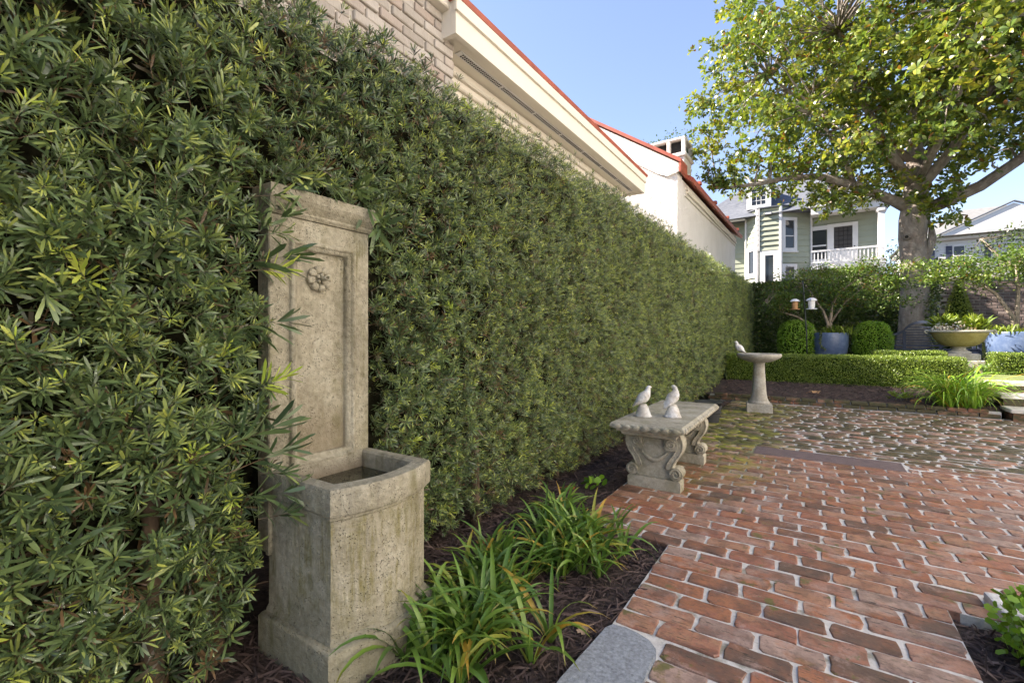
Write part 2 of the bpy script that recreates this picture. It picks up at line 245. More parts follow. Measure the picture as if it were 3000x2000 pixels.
# ------------------------------------------------------------------ mesh helpers
class MB:
    def __init__(s): s.bm = bmesh.new()
    def box(s, x0, x1, y0, y1, z0, z1, bev=0.0, seg=1):
        m = Matrix.Translation(((x0 + x1) / 2, (y0 + y1) / 2, (z0 + z1) / 2)) @ Matrix.Diagonal((abs(x1 - x0), abs(y1 - y0), abs(z1 - z0), 1))
        r = bmesh.ops.create_cube(s.bm, size=1, matrix=m)
        if bev:
            ed = list({e for v in r['verts'] for e in v.link_edges})
            bmesh.ops.bevel(s.bm, geom=ed, offset=bev, segments=seg, affect='EDGES', profile=0.6)
        return s
    def grid_rings(s, rings, cap=True, closed=True):
        vs_ = [[s.bm.verts.new(p) for p in r] for r in rings]; n = len(rings[0])
        for a, b in zip(vs_[:-1], vs_[1:]):
            for i in range(n if closed else n - 1):
                j = (i + 1) % n
                try: s.bm.faces.new((a[i], a[j], b[j], b[i]))
                except ValueError: pass
        if cap and closed:
            try: s.bm.faces.new(vs_[0][::-1]); s.bm.faces.new(vs_[-1])
            except ValueError: pass
        return s
    def lathe(s, prof, n=24, c=(0, 0), wob=0.0, cap=True):
        rings = []
        for k, (r, z) in enumerate(prof):
            rings.append([(c[0] + r * (1 + wob * math.sin(3.1 * i + 1.7 * k)) * math.cos(2 * math.pi * i / n), c[1] + r * (1 + wob * math.sin(3.1 * i + 1.7 * k)) * math.sin(2 * math.pi * i / n), z) for i in range(n)])
        return s.grid_rings(rings, cap)
    def tube(s, pts, rad, n=8, cap=True, flat=1.0):
        pts = [Vector(p) for p in pts]; up = Vector((0, 0, 1)); rings = []; prev = None
        if not hasattr(rad, '__len__'): rad = [rad] * len(pts)
        for i, p in enumerate(pts):
            d = (pts[min(i + 1, len(pts) - 1)] - pts[max(i - 1, 0)]).normalized()
            if prev is None: a = d.cross(up if abs(d.z) < 0.95 else Vector((1, 0, 0))).normalized()
            else: a = (prev - d * prev.dot(d)).normalized()
            b = d.cross(a).normalized(); prev = a
            rings.append([p + (a * math.cos(2 * math.pi * k / n) + b * math.sin(2 * math.pi * k / n) * flat) * rad[i] for k in range(n)])
        return s.grid_rings(rings, cap)
    def prism(s, poly, axis, a, b):
        # poly of 2D points extruded along axis ('x','y','z') between a and b
        def P(u, v, w): return {'x': (w, u, v), 'y': (u, w, v), 'z': (u, v, w)}[axis]
        A = [s.bm.verts.new(P(u, v, a)) for u, v in poly]; B = [s.bm.verts.new(P(u, v, b)) for u, v in poly]; n = len(poly)
        s.bm.faces.new(A[::-1]); s.bm.faces.new(B)
        for i in range(n): s.bm.faces.new((A[i], A[(i + 1) % n], B[(i + 1) % n], B[i]))
        return s
    def face(s, pts): s.bm.faces.new([s.bm.verts.new(p) for p in pts]); return s
    def blob(s, c, r, sub=1):
        m = Matrix.Translation(c) @ Matrix.Diagonal((*r, 1)); bmesh.ops.create_icosphere(s.bm, subdivisions=sub, radius=1, matrix=m); return s
    def done(s, name, mat, parent=None, smooth=False, loc=None, keep=False):
        bmesh.ops.recalc_face_normals(s.bm, faces=s.bm.faces)
        me = bpy.data.meshes.new(name); s.bm.to_mesh(me); s.bm.free()
        if smooth:
            for p in me.polygons: p.use_smooth = True
            if smooth == 'auto':
                try: me.set_sharp_from_angle(angle=R(38))
                except Exception: pass
        return link(name, me, mat, parent, loc)
def link(name, me, mat, parent=None, loc=None):
    o = bpy.data.objects.new(name, me)
    if mat is not None and len(me.materials) == 0: me.materials.append(MAT[mat] if isinstance(mat, str) else mat)
    COL.objects.link(o)
    if parent: o.parent = parent
    if loc: o.location = loc
    return o
def tag(o, label, cat, group=None, kind=None):
    o['label'] = label; o['category'] = cat
    if group: o['group'] = group
    if kind: o['kind'] = kind
    return o
def struct(o): o['kind'] = 'structure'; return o
def stuff(o, label=None, cat=None):
    o['kind'] = 'stuff'
    if label: o['label'] = label; o['category'] = cat
    return o
def thing(name, label, cat, loc=(0, 0, 0), rz=0.0, group=None):
    o = bpy.data.objects.new(name, None); o.empty_display_size = 0.1; COL.objects.link(o); o.location = loc; o.rotation_euler = (0, 0, rz)
    return tag(o, label, cat, group)

def np_mesh(name, V, F, tint=None, smooth=False):
    V = np.asarray(V, np.float32); F = np.asarray(F, np.int32); me = bpy.data.meshes.new(name); k = F.shape[1]
    me.vertices.add(len(V)); me.vertices.foreach_set('co', V.ravel())
    me.loops.add(F.size); me.loops.foreach_set('vertex_index', F.ravel())
    me.polygons.add(len(F)); me.polygons.foreach_set('loop_start', np.arange(0, F.size, k, dtype=np.int32))
    if smooth: me.polygons.foreach_set('use_smooth', np.ones(len(F), bool))
    me.update(calc_edges=True)
    if tint is not None:
        a = me.attributes.new('tint', 'FLOAT', 'POINT'); a.data.foreach_set('value', np.asarray(tint, np.float32).ravel())
    return me
LEAF4 = (np.array([(0, 0, 0), (-.44, .24, .03), (.44, .24, .03), (-.48, .80, -.02), (.48, .80, -.02), (0, 1, -.07)]), np.array([(0, 2, 1), (1, 2, 4), (1, 4, 3), (3, 4, 5)]))
LEAF2 = (np.array([(0, 0, 0), (-.5, .55, .02), (.5, .55, .02), (0, 1, -.05)]), np.array([(0, 2, 1), (1, 2, 3)]))
MAGL = (np.array([(0, 0, 0), (-.36, .34, .05), (.36, .34, .05), (-.5, .70, .03), (.5, .70, .03), (0, 1, -.10)]), np.array([(0, 2, 1), (1, 2, 4), (1, 4, 3), (3, 4, 5)]))
OBOV = (np.array([(0, 0, 0), (-.36, .35, .05), (0, .40, -.02), (.36, .35, .05), (-.5, .68, .05), (.5, .68, .05), (0, 1, -.10)]), np.array([(0, 2, 1), (0, 3, 2), (1, 2, 4), (2, 3, 5), (4, 2, 6), (2, 5, 6)]))
def norm(a): return a / np.maximum(np.linalg.norm(a, axis=-1, keepdims=True), 1e-9)
def frames(axis, ref):
    ax = norm(axis); side = norm(np.cross(ax, ref)); nn = np.cross(side, ax); return side, ax, nn
def leafcloud(pos, axis, ref, length, width, templ, tint):
    tv, tf = templ; s, a, n = frames(axis, ref); N = len(pos); L = np.broadcast_to(np.asarray(length, float).reshape(-1, 1, 1), (N, 1, 1)); Wd = np.broadcast_to(np.asarray(width, float).reshape(-1, 1, 1), (N, 1, 1))
    V = pos[:, None] + s[:, None] * tv[None, :, 0:1] * Wd + a[:, None] * tv[None, :, 1:2] * L + n[:, None] * tv[None, :, 2:3] * L
    F = tf[None] + (np.arange(N) * len(tv))[:, None, None]
    return V.reshape(-1, 3), F.reshape(-1, 3), np.repeat(np.asarray(tint), len(tv))
def rnd_dir(n): return norm(rng.normal(size=(n, 3)))
def cat(parts):
    Vs, Fs, Ts, o = [], [], [], 0
    for V, F, T in parts: Vs.append(V); Fs.append(F + o); Ts.append(T); o += len(V)
    return np.concatenate(Vs), np.concatenate(Fs), np.concatenate(Ts)
def wavy(seed, n=7, lo=1.0, hi=5.0):
    g = np.random.default_rng(seed); k = g.uniform(lo, hi, (n, 2)) * g.choice([-1, 1], (n, 2)); ph = g.uniform(0, 6.28, n)
    return lambda a, b: sum(np.sin(k[i, 0] * a + k[i, 1] * b + ph[i]) for i in range(n)) / n

# ================================================================== THE SETTING: ground, patio, beds, terrace
struct(MB().box(-300, 300, -300, 300, -0.6, -0.10).done('ground', 'soil'))
def gz(y): return 0.08 + 0.12 * min(max((y - 8.5) / 1.5, 0), 1) + 0.22 * min(max((y - 10.2) / 2.0, 0), 1)

# patio: one mortar bed, L-shaped (path in front, court behind); bricks are laid into it
patio = struct(MB().prism([(-0.62, -2.0), (0.43, -2.0), (0.43, 2.40), (4.4, 2.40), (4.4, 8.40), (-1.14, 8.40), (-1.14, 2.40), (-0.62, 2.40)], 'z', -0.09, -0.005).done('patio', 'mortar'))
def brick_variant(i, L, Wd, jit, corner, n=12):
    g = random.Random(i * 7 + 3); out = []
    hx, hy = L / 2, Wd / 2; c = corner
    base = [(-hx + c, -hy), (0 - g.uniform(-.02, .02), -hy), (hx - c, -hy), (hx, -hy + c), (hx, 0.0), (hx, hy - c), (hx - c, hy), (g.uniform(-.02, .02), hy), (-hx + c, hy), (-hx, hy - c), (-hx, 0.0), (-hx, -hy + c)]
    lo = [(x + g.gauss(0, jit), y + g.gauss(0, jit)) for x, y in base]
    bm = bmesh.new()
    tops = [bm.verts.new((x * (1 - 0.0025 / hx) + g.gauss(0, .0008), y * (1 - 0.0025 / hy) + g.gauss(0, .0008), g.gauss(0, 0.0009))) for x, y in lo]
    mid = [bm.verts.new((x, y, -0.003)) for x, y in lo]; bot = [bm.verts.new((x, y, -0.05)) for x, y in lo]
    bm.faces.new(tops)
    for k in range(12):
        j = (k + 1) % 12
        bm.faces.new((mid[k], mid[j], tops[j], tops[k])); bm.faces.new((bot[k], bot[j], mid[j], mid[k]))
    bmesh.ops.triangulate(bm, faces=bm.faces[:])
    bmesh.ops.recalc_face_normals(bm, faces=bm.faces)
    me = bpy.data.meshes.new('brick'); bm.to_mesh(me); bm.free(); me.materials.append(MAT['brick']); return me
varA = [brick_variant(i, 0.200, 0.0945, 0.0032, 0.008) for i in range(14)]
varB = [brick_variant(100 + i, 0.180, 0.081, 0.0050, 0.020) for i in range(14)]
def vdata(me):
    v = np.empty(len(me.vertices) * 3, np.float32); me.vertices.foreach_get('co', v)
    f = np.array([tuple(p.vertices) for p in me.polygons]); return v.reshape(-1, 3), f
dA = [vdata(m) for m in varA]; dB = [vdata(m) for m in varB]
bricks = []
def inpatio(x0, x1, y):
    if y < 2.40: return max(x0, -0.615), min(x1, 0.425)
    return max(x0, -1.135), min(x1, 4.39)
y = 0.70; row = 0
while y < 8.34:
    far = y > 4.66
    pitch = 0.1085 if not far else 0.1075; Lp = 0.207 if not far else 0.205
    off = (0.5 * Lp if row % 2 else 0.0) + rng.normal(0, 0.012)
    x = -1.2 - Lp + off; r0_ = len(bricks)
    while x < 4.4:
        l = Lp * (1 + rng.normal(0, 0.02 if not far else 0.07)); a, b = x + 0.0075, x + l - 0.0075; x += l
        if far and rng.random() < 0.10: b = a + (b - a) * 0.6; x = b + 0.017
        lo, hi = inpatio(a, b, y)
        yy = y + 0.012 * math.sin(1.3 * (a + b)) + rng.normal(0, 0.0022 if not far else 0.006)
        if hi - lo < 0.07: continue
        if y < 1.62 and lo < -0.43 and lo < -0.62 + 0.2:
            lo = max(lo, -0.43)
            if hi - lo < 0.05: continue
        if 4.65 < y < 5.02 and hi > -0.48 and lo < 0.62:
            if lo < -0.48 and -0.482 - lo > 0.03: hi = -0.482
            elif hi > 0.62 and hi - 0.622 > 0.03: lo = 0.622
            else: continue
        bricks.append(((lo + hi) / 2, yy, float(np.clip(rng.normal(0.0005, 0.0012), -0.001, 0.003)), (hi - lo), far, rng.normal(0, 0.006 if not far else 0.022)))
    elo, ehi = inpatio(-9, 9, y)
    if y < 1.62: elo = -0.43
    if len(bricks) > r0_:
        for j_, side in ((r0_, 0), (len(bricks) - 1, 1)):
            b_ = bricks[j_]; lo, hi = b_[0] - b_[3] / 2, b_[0] + b_[3] / 2
            if side == 0 and lo - elo > 0.004: lo = elo + 0.003
            if side == 1 and ehi - hi > 0.004: hi = ehi - 0.003
            bricks[j_] = ((lo + hi) / 2, b_[1], b_[2], hi - lo, b_[4], b_[5])
    y += pitch; row += 1
def vis(b): return abs((math.atan2(b[0], b[1]) - (-R(33.6)))) < R(49.5)
def depth(b): return -math.sin(R(33.6)) * b[0] + math.cos(R(33.6)) * b[1]
def onscreen(b):
    d = depth(b); l = math.cos(R(33.6)) * b[0] + math.sin(R(33.6)) * b[1]
    return d > 0.3 and abs(l / d) < 1.17 and 1.05 / d < 0.80
order = sorted(range(len(bricks)), key=lambda i: (0 if onscreen(bricks[i]) else 1, depth(bricks[i])))
near = set(order[:300]); parts = []
for i, (bx, by, bz, bl, far, rz) in enumerate(bricks):
    k = int(rng.integers(14)); base = 0.182 if far else 0.200; sx = bl / base * (0.985 if far else 1.0)
    flip = -1 if rng.random() < 0.5 else 1
    if i in near:
        o = link('brick', (varB if far else varA)[k], None, patio, (bx, by, bz)); o.scale = (sx, 1, 1); o.rotation_euler = (0, 0, rz + (math.pi if flip < 0 else 0))
    else:
        v, f = (dB if far else dA)[k]; v = v.copy(); v[:, 0] *= sx * flip; v[:, 1] *= flip
        c_, s_ = math.cos(rz), math.sin(rz); v = np.stack([v[:, 0] * c_ - v[:, 1] * s_ + bx, v[:, 0] * s_ + v[:, 1] * c_ + by, v[:, 2] + bz], 1)
        parts.append((v, f, np.full(len(v), rng.random())))
fb = link('brick_field', np_mesh('brick_field', *cat(parts)), 'brick_a', patio); fb['kind'] = 'stuff'
lint = MB().box(-0.465, 0.605, -0.154, 0.154, -0.05, 0.001, 0.006, 2)
o = lint.done('threshold_stone', 'lintel', None, False, (0, 4.822, 0)); o.rotation_euler = (0, 0, R(0.0))
tag(o, 'long brown stone strip set flush across the brick paving', 'paving stone')
sl = MB().prism([(-0.66, 0.75), (-0.45, 0.75), (-0.437, 1.15), (-0.433, 1.36), (-0.431, 1.50), (-0.445, 1.548), (-0.475, 1.578), (-0.52, 1.594), (-0.57, 1.599), (-0.615, 1.592), (-0.632, 1.56), (-0.65, 1.25)], 'z', -0.06, 0.006)
bmesh.ops.bevel(sl.bm, geom=[e for e in sl.bm.edges if all(v.co.z > 0 for v in e.verts)], offset=0.006, segments=2, affect='EDGES')
tag(sl.done('stone_slab', 'granite'), 'grey granite slab set at the corner of the brick path', 'stone slab')
gb = MB().box(-0.22, 0.22, -0.085, 0.085, -0.08, 0.036, 0.010, 2); o = gb.done('stone_block', 'pale_granite', None, False, (0.79, 2.505, 0)); o.rotation_euler = (0, 0, R(6))
tag(o, 'pale granite block lying at the corner of the brick court above a small shrub', 'stone block')

# planting beds with bark mulch
def bed(name, poly, z): return struct(MB().prism(poly, 'z', z - 0.06, z).done(name, 'mulch'))
BEDL = [(-3.0, -2.0), (-0.622, -2.0), (-0.622, 2.398), (-1.142, 2.398), (-1.142, 8.39), (-3.0, 8.39)]
bl = bed('mulch_bed', BEDL, -0.03)
br_ = bed('mulch_bed', [(0.432, -2.0), (1.9, -2.0), (1.9, 2.398), (0.432, 2.398)], -0.045)
# terrace behind, rising away from the court
g = MB(); xs = np.linspace(-3.2, 9.0, 26); ys = np.concatenate([[8.49], np.linspace(8.8, 12.4, 10), np.linspace(13, 28, 8)])
rows = [[(x, yy, gz(yy) + 0.02 * math.sin(2.1 * x + yy)) for x in xs] for yy in ys]
g.grid_rings(rows, False, False); ter = struct(g.done('terrace', 'mulch', None, True))
for name, (x0, x1, y0, y1), zf, seed, nchip, par in (('bark_mulch', (-1.75, -0.63, 0.2, 2.39), lambda yy: -0.028, 1, 7500, 'left'), ('bark_mulch', (-1.65, -1.15, 2.39, 8.3), lambda yy: -0.028, 2, 5500, 'left2'), ('bark_mulch', (0.44, 1.3, 1.3, 2.39), lambda yy: -0.043, 3, 3500, 'right'), ('bark_mulch', (-1.4, 2.1, 8.5, 10.4), gz, 4, 9000, 'back')):
    n = nchip; X = rng.uniform(x0, x1, n); Y = rng.uniform(y0, y1, n); Z = np.array([zf(v) for v in Y]) + rng.uniform(0.0, 0.014, n) + (0.012 if par == 'back' else 0)
    d = rng.normal(size=(n, 3)); d[:, 2] *= 0.16
    V, F, T = leafcloud(np.stack([X, Y, Z], 1), d, np.tile([0, 0, 1.0], (n, 1)) + rng.normal(0, .35, (n, 3)), rng.uniform(0.025, 0.085, n), rng.uniform(0.002, 0.0075, n), (np.array([(-.5, 0, 0), (.5, 0, 0), (0, .5, .10), (-.4, 1, 0), (.4, .95, 0), (0, .5, -.08)]), np.array([(0, 1, 2), (1, 4, 2), (4, 3, 2), (3, 0, 2)])), rng.beta(1.6, 2.4, n))
    o = link('bark_mulch', np_mesh('bark_mulch', V, F, T), 'chip', {'left': bl, 'left2': bl, 'right': br_, 'back': ter}[par]); o['kind'] = 'stuff'
# brick edging at the back of the court
edg = struct(MB().box(-1.5, 2.02, 8.425, 8.49, -0.08, 0.078).done('brick_edging', 'mortar'))
eb = MB().box(-0.098, 0.098, -0.05, 0.05, -0.024, 0.024, 0.006).done('brick', 'edging', edg); em = eb.data; first = True
for r_ in range(2):
    for k in range(17):
        x = -1.42 + 0.208 * k + (0.1 if r_ else 0)
        if x > 1.95: continue
        o = eb if first else eb.copy()
        if not first: COL.objects.link(o)
        first = False
        o.location = (x, 8.43 + rng.normal(0, 0.006), 0.026 + 0.056 * r_ + rng.normal(0, 0.003)); o.rotation_euler = (rng.normal(0, .03), rng.normal(0, .02), rng.normal(0, .025))
# steps up to the terrace and lawn beyond
st = thing('garden_steps', 'pale stone steps climbing from the brick court beside the golden lily clump', 'steps', (2.06, 8.25, 0))
for k in range(3):
    MB().box(0, 2.2, 0.36 * k, 0.36 * k + 0.40, 0.145 * k + 0.095, 0.145 * k + 0.145, 0.008).done('tread', 'treadstone', st)
    MB().box(0.03, 2.2, 0.36 * k + 0.03, 0.36 * k + 0.38, 0.145 * k - (0.08 if k == 0 else 0.0), 0.145 * k + 0.094).done('riser', 'edging', st)
struct(MB().prism([(2.05, 9.36), (6.0, 9.36), (6.0, 13.4), (3.9, 13.4), (3.9, 10.6), (2.05, 10.6)], 'z', 0.2, 0.44).done('lawn', 'lawn'))

# ================================================================== BUILDINGS
# cream building with its boxed eave
cb = thing('cream_building', 'cream painted building with boxed eave and red roof edge above the tall hedge', 'building', (-2.7, 7.1, 0))
def cbp(name, mat, *boxes, bev=0.0):
    m = MB()
    for b in boxes: m.box(b[0] + 2.7, b[1] + 2.7, b[2] - 7.1, b[3] - 7.1, b[4], b[5], bev)
    return m.done(name, mat, cb)
cbp('wall', 'cream', (-7.5, -2.68, 2.86, 7.1, -0.1, 3.9))
cbp('fascia', 'cream', (-2.34, -2.30, 2.68, 7.38, 3.395, 3.655)); cbp('fascia', 'cream', (-2.68, -2.342, 7.34, 7.38, 3.395, 3.655)); cbp('fascia', 'cream', (-2.68, -2.342, 2.68, 2.72, 3.395, 3.655))
cbp('soffit', 'cream', (-2.68, -2.342, 2.722, 7.338, 3.42, 3.44))
cbp('frieze_moulding', 'cream', (-2.679, -2.60, 2.80, 7.18, 3.34, 3.417), (-2.679, -2.63, 2.80, 7.15, 3.27, 3.338), bev=0.012)
cbp('wall_band', 'cream', (-2.679, -2.655, 2.86, 7.12, 2.80, 2.84), bev=0.006); cbp('corner_board', 'cream', (-2.679, -2.65, 6.98, 7.122, 0.0, 2.798))
vent = cbp('soffit_vent', 'whitetrim', (-2.50, -2.435, 2.9, 7.2, 3.412, 3.4195))
m = MB()
for k in range(170):
    if k % 24 == 0: continue
    yy = 2.92 + k * 0.0251 - 7.1
    for xx in (0.222, 0.246): m.box(xx - 0.008, xx + 0.008, yy, yy + 0.014, 3.4095, 3.4115)
v_ = m.done('vent_slots', 'dark', vent); v_['kind'] = 'stuff'
m = MB(); m.prism([(0.43, 3.655), (0.445, 3.69), (-2.2, 5.45), (-4.8, 3.72), (-4.8, 3.66), (-2.2, 5.38), (0.2, 3.78), (0.2, 3.655)], 'y', -4.46, 0.31); m.done('roof', 'redmetal', cb)
m = MB(); m.box(0.402, 0.425, -4.44, 0.29, 3.56, 3.654); m.done('drip_edge', 'cream', cb)
# old brick building left of it
bb = thing('brick_building', 'weathered grey brick building wall rising behind the top of the tall hedge', 'building', (-2.46, 2.8, 0))
MB().box(-4.0, 0.0, -9.0, 0.02, -0.1, 4.6).done('wall', 'oldmortar', bb)  # unseen length and roof extended to keep sun off the foreground
MB().prism([(0.35, 4.601), (-2.0, 6.6), (-4.35, 4.601)], 'y', -9.2, 0.1).done('roof', 'redmetal', bb)
MB().box(0.0, 0.10, -0.30, 0.03, 3.60, 4.2, 0.01).done('corner_box', 'cream', bb)
obm = MB().box(-0.012, 0.05, -0.102, 0.102, -0.033, 0.033, 0.006).done('brick', 'oldbrick', bb); om = obm.data; first = True; wavb = [0]
for r_ in range(21):
    z = 2.26 + r_ * 0.0765
    for k in range(8):
        yy = -0.09 - k * 0.218 - (0.109 if r_ % 2 else 0.0); s = 1.0
        if r_ % 2 and k == 0: pass
        o = obm if first else obm.copy()
        if not first: COL.objects.link(o)
        first = False
        o.location = (-0.03 + rng.normal(0, 0.004), yy + rng.normal(0, 0.004), z + rng.normal(0, 0.003)); o.rotation_euler = (rng.normal(0, .012), 0, rng.normal(0, .02))
    if r_ % 2:
        o = obm.copy(); COL.objects.link(o); o.location = (-0.03, -0.035, z); o.scale = (1, 0.52, 1)

# white stucco house
sb = thing('stucco_house', 'white stucco house with red coped gable and chimney at the end of the tall hedge', 'house', (-2.5, 10.3, 0), R(-1.1))
MB().prism([(0, -0.1), (0, 4.62), (-5.0, 8.0), (-5.0, -0.1)], 'y', 0.40, 7.6).done('wall', 'stucco', sb)
MB().prism([(0.0, -0.1), (0.0, 4.70), (0.03, 4.86), (-5.0, 8.28), (-5.0, -0.1)], 'y', 0.0, 0.398).done('gable_wall', 'stucco', sb)
# shallow raised band below the coping
m = MB(); m.prism([(0.04, 4.66), (0.045, 4.80), (-0.25, 5.02), (-5.0, 8.24), (-5.0, 7.78), (-0.42, 4.70), (-0.2, 4.60)], 'y', -0.05, -0.002); m.done('gable_band', 'stucco', sb)
m = MB(); m.prism([(0.10, 4.84), (0.10, 4.92), (-5.0, 8.40), (-5.0, 8.32)], 'y', -0.09, 0.46); m.done('coping', 'redmetal', sb)
m = MB(); m.box(0.055, 0.105, -0.08, 0.45, 4.64, 4.838, 0.01); m.done('coping_return', 'redmetal', sb)
rf = MB().prism([(0.20, 4.555), (0.23, 4.64), (-5.0, 8.10), (-5.0, 8.02)], 'y', 0.462, 7.75).done('roof', 'redmetal', sb)
m = MB()
for k in range(4): m.box(0.10, 0.20, 7.0 - 1.9 * k, 7.15 - 1.9 * k, 4.73, 4.80)
m.done('snow_guard', 'redmetal', rf)
m = MB(); m.tube([(0.03, 0.75, 4.42), (0.035, 2.5, 4.43), (0.03, 4.5, 4.40), (0.035, 6.2, 4.42), (0.03, 7.58, 4.41)], 0.035, 6); m.tube([(0.02, 0.6, 4.31), (0.025, 3, 4.30), (0.02, 5, 4.32), (0.02, 7.5, 4.30)], 0.025, 6); m.box(0.0, 0.045, 0.7, 7.58, 4.46, 4.55); m.done('cornice_moulding', 'cream', sb)
ch = MB().box(-1.42, -0.52, 2.7, 3.5, 4.4, 6.02, 0.02, 2).done('chimney', 'stucco', sb)
MB().box(-1.47, -0.47, 2.65, 3.55, 6.03, 6.14, 0.03, 2).done('chimney_band', 'stucco', ch)
m = MB()
for x0, x1 in ((-1.45, -1.34), (-1.0, -0.90), (-0.60, -0.49)):
    m.box(x0, x1, 2.68, 2.80, 6.141, 6.50, 0.02, 2); m.box(x0, x1, 3.42, 3.53, 6.141, 6.50, 0.02, 2)
m.box(-1.45, -0.49, 2.68, 3.53, 6.501, 6.57, 0.02, 2); m.done('chimney_cap', 'stucco', ch)
MB().box(-1.33, -0.61, 2.83, 3.40, 6.141, 6.49).done('flue', 'dark', ch)

# unseen house added on the court's open side to bounce sunlight in
mh = thing('fill_light_house', 'big white out-of-view house added beside the court to reflect sunlight into it', 'house', (4.5, 0.0, 0))
MB().box(0.0, 8.0, -3.0, 10.4, -0.1, 8.4).done('wall', 'fill_house_white', mh)
MB().prism([(-0.5, 8.401), (4.0, 10.8), (8.5, 8.401)], 'y', -3.4, 10.8).done('roof', 'shingle', mh)
MB().box(-0.03, 0.0, -3.0, 10.4, -0.1, 0.5).done('foundation', 'oldmortar', mh)
for yy in (-1.8, 1.0, 3.7, 6.0, 8.6):
    for z in (0.9, 4.3):
        f = MB().box(-0.06, -0.001, yy, yy + 1.0, z, z + 1.9).done('window', 'whitetrim', mh); MB().box(-0.07, -0.061, yy + .1, yy + .47, z + .1, z + 1.8).done('pane', 'glass', f); MB().box(-0.07, -0.061, yy + .53, yy + .9, z + .1, z + 1.8).done('pane', 'glass', f)

# sage green house with bay and porch
gh = thing('green_house', 'sage green clapboard house with bay window and white porch behind the garden wall', 'house', (-1.0, 30.0, 0))
def gp(name, mat, *boxes, parent=None, bev=0.0):
    m = MB()
    for b in boxes: m.box(b[0] + 1, b[1] + 1, b[2] - 30, b[3] - 30, b[4], b[5], bev)
    return m.done(name, mat, parent or gh)
gp('body', 'sage', (-6.4, -0.16, 31.3, 39, 0, 8.15), (-0.162, 2.90, 31.1, 39, 0, 7.95))
def boards(p0, p1, z0, z1, pitch, skip=(), thick=0.045):
    # clapboards along the wall line p0-p1: each board a wedge, thicker at its lower edge
    a = Vector((p0[0] + 1, p0[1] - 30, 0)); b = Vector((p1[0] + 1, p1[1] - 30, 0)); d = b - a; L = d.length; n = Vector((d.y, -d.x, 0)).normalized()
    if n.y > 0: n = -n
    z = z0
    while z < z1 - 0.02:
        segs = [(0.0, 1.0)]
        for (s0, s1, zz0, zz1) in skip:
            if z + pitch * 0.6 > zz0 and z + 0.4 * pitch < zz1:
                new = []
                for q0, q1 in segs:
                    if s0 > q0: new.append((q0, min(q1, s0)))
                    if s1 < q1: new.append((max(q0, s1), q1))
                segs = [q for q in new if q[1] - q[0] > 0.01]
        for q0, q1 in segs:
            A = a + d * q0; B = a + d * q1; h = min(pitch + 0.02, z1 - z)
            bm = bmesh.new(); pr = [(0.0, z), (thick, z), (0.006, z + h), (0.0, z + h)]
            v0 = [bm.verts.new((A.x + n.x * u, A.y + n.y * u, w)) for u, w in pr]; v1 = [bm.verts.new((B.x + n.x * u, B.y + n.y * u, w)) for u, w in pr]
            bm.faces.new(v0); bm.faces.new(v1[::-1])
            for i in range(4): bm.faces.new((v0[i], v0[(i + 1) % 4], v1[(i + 1) % 4], v1[i]))
            bmesh.ops.recalc_face_normals(bm, faces=bm.faces); me = bpy.data.meshes.new('board'); bm.to_mesh(me); bm.free(); link('board', me, 'sage', gh)
        z += pitch
boards((-5.4, 31.29), (-3.30, 31.29), 3.6, 8.0, 0.29)
BL0, BL1, BM1, BR1 = (-3.42, 30.75), (-2.70, 30.0), (-1.62, 30.0), (-0.20, 31.0)
bay = MB().prism([(BL0[0] + 1, 1.3), (BL0[0] + 1, .75 + .02), (BL1[0] + 1, .02), (BM1[0] + 1, .02), (BR1[0] + 1, 1.02), (BR1[0] + 1, 1.3)], 'z', 2.5, 8.5).done('bay', 'sage', gh)
boards(BL0, BL1, 6.36, 8.42, 0.29); boards(BL0, BL1, 3.7, 4.62, 0.29)
boards(BL1, BM1, 6.05, 8.42, 0.29, thick=0.10)
boards(BM1, BR1, 3.7, 8.42, 0.32, skip=((0.03, 0.56, 5.90, 7.88), (0.03, 0.56, 3.6, 5.25)))
def facet_box(p0, p1, s0, s1, z0, z1, t0, t1, name, mat, par=None):
    a = Vector((p0[0] + 1, p0[1] - 30)); b = Vector((p1[0] + 1, p1[1] - 30)); d = b - a; n = Vector((d.y, -d.x)).normalized()
    if n.y > 0: n = -n
    A, B = a + d * s0, a + d * s1
    return MB().prism([tuple(A + n * t0), tuple(B + n * t0), tuple(B + n * t1), tuple(A + n * t1)], 'z', z0, z1).done(name, mat, par or gh)
def window(p0, p1, s0, s1, z0, z1, fr=0.14, bars=()):
    L = (Vector(p1) - Vector(p0)).length; e = fr / L
    f = facet_box(p0, p1, s0, s1, z0, z0 + fr, 0.0, 0.085, 'window', 'whitetrim')
    facet_box(p0, p1, s0, s1, z1 - fr, z1, 0.0, 0.085, 'frame', 'whitetrim', f); facet_box(p0, p1, s0, s0 + e, z0 + fr + .001, z1 - fr - .001, 0, 0.083, 'frame', 'whitetrim', f); facet_box(p0, p1, s1 - e, s1, z0 + fr + .001, z1 - fr - .001, 0, 0.083, 'frame', 'whitetrim', f)
    facet_box(p0, p1, s0 - .3 * e, s1 + .3 * e, z0 - 0.07, z0 - 0.001, 0, 0.12, 'sill', 'whitetrim', f)
    facet_box(p0, p1, s0 + e * 1.01, s1 - e * 1.01, z0 + fr + .002, z1 - fr - .002, 0.0, 0.03, 'pane', 'glass', f)
    for k in bars:
        zz = z0 + (z1 - z0) * k; facet_box(p0, p1, s0 + e * 1.02, s1 - e * 1.02, zz - 0.025, zz + 0.025, 0.032, 0.06, 'glazing_bar', 'whitetrim', f)
window(BL0, BL1, 0.10, 0.88, 4.62, 6.34, 0.2)
window(BL1, BM1, 0.06, 0.94, 3.9, 6.03, 0.27)
window(BM1, BR1, 0.05, 0.54, 5.95, 7.86, 0.17, (0.45,)); window(BM1, BR1, 0.05, 0.54, 3.4, 5.22, 0.17, (0.55,))
